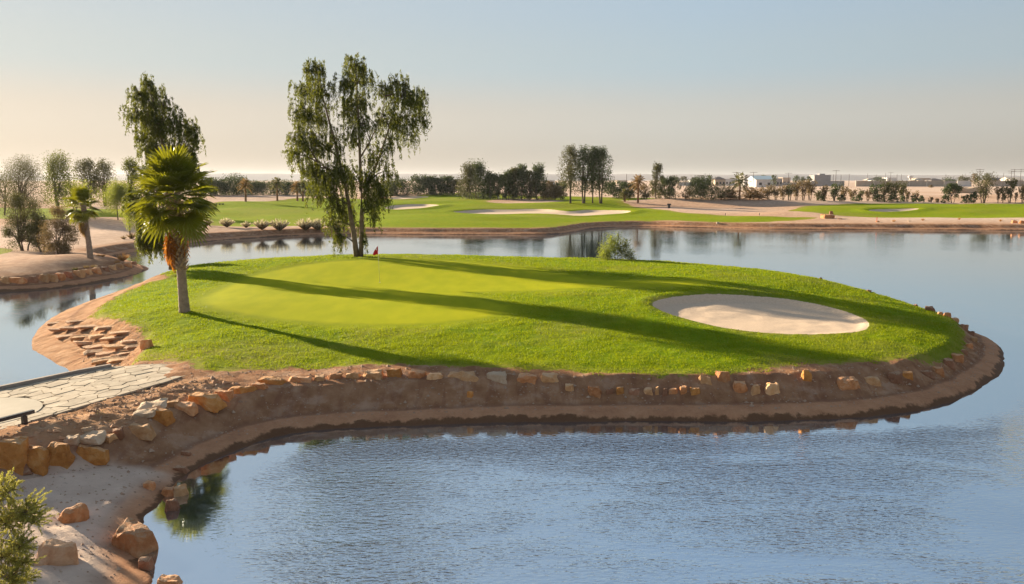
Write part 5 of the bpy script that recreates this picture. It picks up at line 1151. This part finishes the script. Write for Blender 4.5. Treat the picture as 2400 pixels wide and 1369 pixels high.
poles = [(1468,408,650,0,'thin pole right of the tall clump, left one'),(1642,410,700,1,'pole behind the broadest dark tree'),(1725,403,520,1,'tall pole just left of the tallest date palm'),(1765,403,560,1,'pole standing left of the blue roofed shed'),(1847,405,600,1,'pole alone right of the round tree'),(1958,399,600,1,'tallest pole right of the two storey grey house'),
   (1952,409,760,0,'thin pole close to the tallest one, left side'),(1970,410,760,0,'thin pole close to the tallest one, right side'),(1989,408,680,0,'short thick pole left of the pillared wall'),(2032,406,800,0,'thin pole behind the left pavilion'),(2053,409,800,0,'small pole right of the left pavilion'),(2074,405,800,0,'first pole of the far pair mid wall'),
   (2086,404,800,1,'second pole of the far pair mid wall'),(2101,408,800,0,'thin pole behind the middle of the wall'),(2111,408,800,0,'dark pole behind the middle of the wall'),(2215,408,800,0,'pole behind the short plain wall'),(2254,408,800,0,'left one of a low pole pair over the green tree'),(2260,407,800,0,'right one of a low pole pair over the green tree'),
   (2294,396,520,1,'large cross arm pole behind the bare tree'),(2350,405,620,0,'pale lamp like pole left of the right edge group'),(2368,400,600,1,'left pole of the right edge group'),(2375,396,560,1,'middle pole of the right edge group, tallest'),(2390,396,580,1,'right pole of the right edge group')]
for u, vt, Y, arm, lb in poles:
    p = on_plain(u, Y); h = topz(vt, Y) - p.z; root = empty('utility_pole', tuple(p), lb, 'pole', GPO); mb = MB(); mb.tube([(0, 0, -.5), (0, 0, h)], [.20, .14], 6); mb.build('shaft', m_pole, root)
    if arm:
        for k_ in range(2 if u > 2280 else 1): mb = MB(); mb.box((0, 0, h - .35 - k_ * 1.3), (5.0 - k_, .2, .2)); mb.build('cross_arm', m_pole, root)
GTT = 'trees standing in the distant town'
for u, Y, vt, w_, lb in [(1813,500,411,16,'round dark tree between the shed and the grey building'),(1552,640,414,14,'dark town tree right of the tall pointed tree'),(1585,700,415,20,'dark town tree above the pale fence wall'),(1602,700,414,18,'second dark town tree above the pale fence wall'),(1625,720,416,16,'dark town tree left of the broad round tree'),
   (1662,700,412,12,'dark town tree with a point, left of the villa'),(1790,620,411,22,'dark flat tree behind the blue roof'),(1866,760,413,16,'dark town tree left of the two storey house'),(1880,760,416,16,'lower dark town tree beside the two storey house'),(1896,760,414,14,'dark town tree touching the two storey house'),(2058,700,416,30,'long dark tree mass behind the left pavilion'),
   (2222,700,417,36,'long dark tree mass above the short plain wall'),(2252,640,414,22,'green town tree above the pale wall section'),(2265,640,416,20,'second green town tree above the pale wall section'),(2282,600,407,16,'reddish brown town tree left of the cross arm pole'),(2312,600,406,18,'light green town tree above the bare tree'),(1250,420,432,26,'pale far tree behind the windbreak'),(2140,800,419,14,'small dark town tree at the right pavilion')]:
    p = on_plain(u, Y); h = topz(vt, Y) - p.z; s = Y / F; tree('town_tree', lb, 'tree', GTT, tuple(p), h, w_ * s, 'olive' if 'pale' in lb or 'light' in lb else ('brown' if 'reddish' in lb else 'dark'), 420, 2.6 * s, kind='dense', stems=1, z0=.2)
p = on_plain(2132, 800); h = topz(411, 800) - p.z; root = empty('water_tower', tuple(p), 'slim white tower with a round top in the town', 'tower'); mb = MB(); mb.tube([(0, 0, -.5), (0, 0, h * .72)], 1.0, 8); mb.build('shaft', WC['white'], root)
mb = MB(); mb.tube([(0, 0, h * .72), (0, 0, h * .76), (0, 0, h * .95), (0, 0, h)], [1.2, 2.2, 2.2, .5], 10); mb.build('tank', WC['white'], root)
for u, v, lb in ((2232,452,'grey earth mound on the desert right of the green tree'),):
    p = hitB(2262, 452, 200); put_rock(tuple(p), 14, 8, 2.2, 'pale', lb, None, name='earth_mound', cat='mound')
p = hitB(2230, 440, 200)
for u, v, lb in ((2164,437,'small dark shrub on the open desert, left one'),(2182,440,'small dark shrub on the open desert, right one')):
    p = hitB(u, v, 220); s = p.y / F; tree('low_bush', lb, 'shrub', 'shrubs on the open desert', tuple(p), 5 * s, 12 * s, 'brown', 200, 2.4 * s, kind='shrub', z0=.02)

# ================================================================== NEAR SHRUB AT THE LOWER LEFT
def near_shrub():
    Y0 = 10.6; base = (-8.4, 10.6, .42); B = Vector(base)
    root = empty('feathery_shrub', base, 'feathery green yellow shrub in the lower left corner, nearest plant', 'shrub'); C, D = [], []; st = MB()
    for (u, v, ru, rv, dy, n) in [(15,1150,26,30,.2,1300),(-30,1170,40,60,0,1500),(60,1195,36,26,0,1900),(25,1215,34,34,.1,1900),(85,1215,22,16,0,600),(-40,1260,50,50,0,1500),(50,1275,26,26,-.2,1300),(10,1300,34,34,0,1600),(55,1310,22,20,-.1,900),(25,1350,34,28,-.2,1600),(60,1355,24,18,0,800),(-30,1380,50,40,0,1500)]:
        Yy = Y0 + dy; s = Yy / F; c = np.array(PY(u, v, Yy) - B)
        m_ = n // 16
        for _ in range(m_):
            q = rng.normal(size=3) * .5 * np.array([ru * s, ru * s, rv * s]); tip = c + q; dr = (q / (np.linalg.norm(q) + 1e-6) + np.array([.2, 0, .35]) + rng.normal(size=3) * .3); dr /= np.linalg.norm(dr); ln = rng.uniform(.08, .17)
            t = rng.random(44); pts_ = tip + dr * (t[:, None] - .3) * ln + rng.normal(size=(44, 3)) * .006; C.append(pts_); D.append(dr + rng.normal(size=(44, 3)) * .55)
            if rng.random() < .5: st.tube([Vector(c * .97), Vector(tip - dr * .3 * ln), Vector(tip + dr * .6 * ln)], [.0035, .0025, .0012], 3, False)
        bb = Vector((0.1 * rng.normal(), .1 * rng.normal(), -.4)); cv = Vector(c); st.tube([bb, bb.lerp(cv, .5) + Vector((.06, 0, .1)), cv], [.016, .010, .004], 4, False)
    st.build('stems', simple('shrub_stem', (0.22, 0.15, 0.09), (0.14, 0.09, 0.05), 5, .9), root)
    C = np.concatenate(C); D = np.concatenate(D); leaf_obj('foliage', C, D, rng.uniform(.018, .04, len(C)), rng.uniform(.006, .012, len(C)), LM['bright2'], root)
LM['bright2'] = leafmat('feathery_leaf', (0.36, 0.34, 0.09), (0.20, 0.20, 0.05), (0.55, 0.5, 0.09), .5)
near_shrub()
# unseen trees added left of the frame to cast shade over the near shore
for x, y, h, w_, lb in ((-17.6, 20.2, 5.6, 5.2, 'unseen leafy tree added for shade left of the frame beside the causeway, nearer one'), (-21.5, 22.6, 6.0, 5.0, 'unseen leafy tree added for shade left of the frame beside the causeway, farther one'), (-19.5, 16.2, 5.0, 4.6, 'unseen leafy tree added for shade left of the frame above the near shore')):
    tree('leafy_tree', lb, 'tree', 'unseen trees added to shade the near shore', (x, y, float(ZA(x, y)) - .1), h, w_, 'euc', 1500, .26, kind='dense', stems=2, z0=.22)

# ================================================================== GRASS BLADES
def grass_blades(name, n, x0, x1, y0, y1, fn, h, wd, label, mat):
    x = rng.uniform(x0, x1, n); y = y0 + (y1 - y0) * rng.random(n) ** 1.25
    k = fn(x, y); ok = rng.random(n) < k; x, y = x[ok], y[ok]
    z = ZA(x, y); m_ = len(x); hh = h * rng.uniform(.5, 1.3, m_) * (1 + (y - 27) * .012); a = rng.random(m_) * 6.283; ww = wd * rng.uniform(.6, 1.3, m_) * (1 + (y - 27) * .03)
    bx, by = np.cos(a) * ww, np.sin(a) * ww; lx, ly = rng.normal(size=m_) * hh * .45, rng.normal(size=m_) * hh * .45
    V = np.stack([np.stack([x - bx, y - by, z - .005], 1), np.stack([x + bx, y + by, z - .005], 1), np.stack([x + lx, y + ly, z + hh], 1)], 1).reshape(-1, 3)
    return tag(mesh_np(name, V, np.arange(3 * m_).reshape(m_, 3), mat), label, kind='stuff')
m_blade, ntb = newmat('grass_blades'); geo = N(ntb, 'ShaderNodeNewGeometry')
ncol = noise(ntb, geo.outputs['Position'], 0.5, 4, .6)
c1 = mixc(ntb, geo.outputs['Random Per Island'], (0.09, 0.145, 0.002), (0.20, 0.25, 0.006)); c1 = mixc(ntb, maprange(ntb, ncol, .4, .66, 0, .6), c1, (0.24, 0.25, 0.006))
bb = N(ntb, 'ShaderNodeBsdfPrincipled'); L(ntb, c1, bb.inputs[0]); bb.inputs['Roughness'].default_value = .6; bb.inputs['Specular IOR Level'].default_value = .2
tt = N(ntb, 'ShaderNodeBsdfTranslucent'); L(ntb, mixc(ntb, ncol, (0.24, 0.32, 0.002), (0.36, 0.38, 0.006)), tt.inputs[0]); ms = N(ntb, 'ShaderNodeMixShader'); ms.inputs[0].default_value = .45
L(ntb, bb.outputs[0], ms.inputs[1]); L(ntb, tt.outputs[0], ms.inputs[2]); oo = N(ntb, 'ShaderNodeOutputMaterial'); L(ntb, ms.outputs[0], oo.inputs[0])
def dens(x, y):
    dg = sdist(x, y, grassA[::2]); gr = sdist(x, y, greenA[::2]); b = sdist(x, y, bunkA[::2])
    cl = .55 + .45 * vnoise(x, y, .5, 41)
    return (dg + .45 * vnoise(x, y, .6, 42) > .02) * (gr + rng.random(len(x)) * 1.4 < -.3) * (b < -.12) * cl * np.clip(1.2 - (y - 27) / 34, .25, 1)
grass_blades('rough_grass', 520000, -23, 20.5, 26, 60, dens, .050, .013, 'rough mown grass covering the island slopes', m_blade)

# dry weeds caught between the rocks
nw = 26000; x = rng.uniform(-17, 20, nw); y = rng.uniform(18, 40, nw); sd_ = sdist(x, y, A_full); dg = sdist(x, y, grassA)
ok = (sd_ > 1.5) & (dg < .1) & (vnoise(x, y, .8, 51) + .6 * vnoise(x, y, .25, 52) > .55) & (sdist(x, y, [(p.x, p.y) for p in path_poly]) < -.05) & (sdist(x, y, paleA) < 0); x, y = x[ok], y[ok]; z = ZA(x, y); k = len(x)
Cw = np.stack([x, y, z + .035], 1); Dw = rng.normal(size=(k, 3)) * .6 + np.array([0, 0, 1.0]); wo = leaf_obj('dry_weeds', Cw, Dw, rng.uniform(.05, .13, k), .012, leafmat('dry_weed', (0.34, 0.27, 0.12), (0.20, 0.16, 0.07), (0.4, 0.32, 0.12), .3))
tag(wo, 'thin dry weeds caught between the rocks and the grass edge', kind='stuff')
# ================================================================== AIR
mh, nth = newmat('haze_air'); pv = N(nth, 'ShaderNodeVolumePrincipled'); pv.inputs['Color'].default_value = (0.93, 0.95, 1.0, 1); pv.inputs['Density'].default_value = 0.00006; pv.inputs['Anisotropy'].default_value = 0.3
oh = N(nth, 'ShaderNodeOutputMaterial'); L(nth, pv.outputs[0], oh.inputs['Volume'])
mb = MB(); mb.box((0, 2400, 25), (16000, 17000, 82)); hz = mb.build('haze', mh); hz['kind'] = 'stuff'
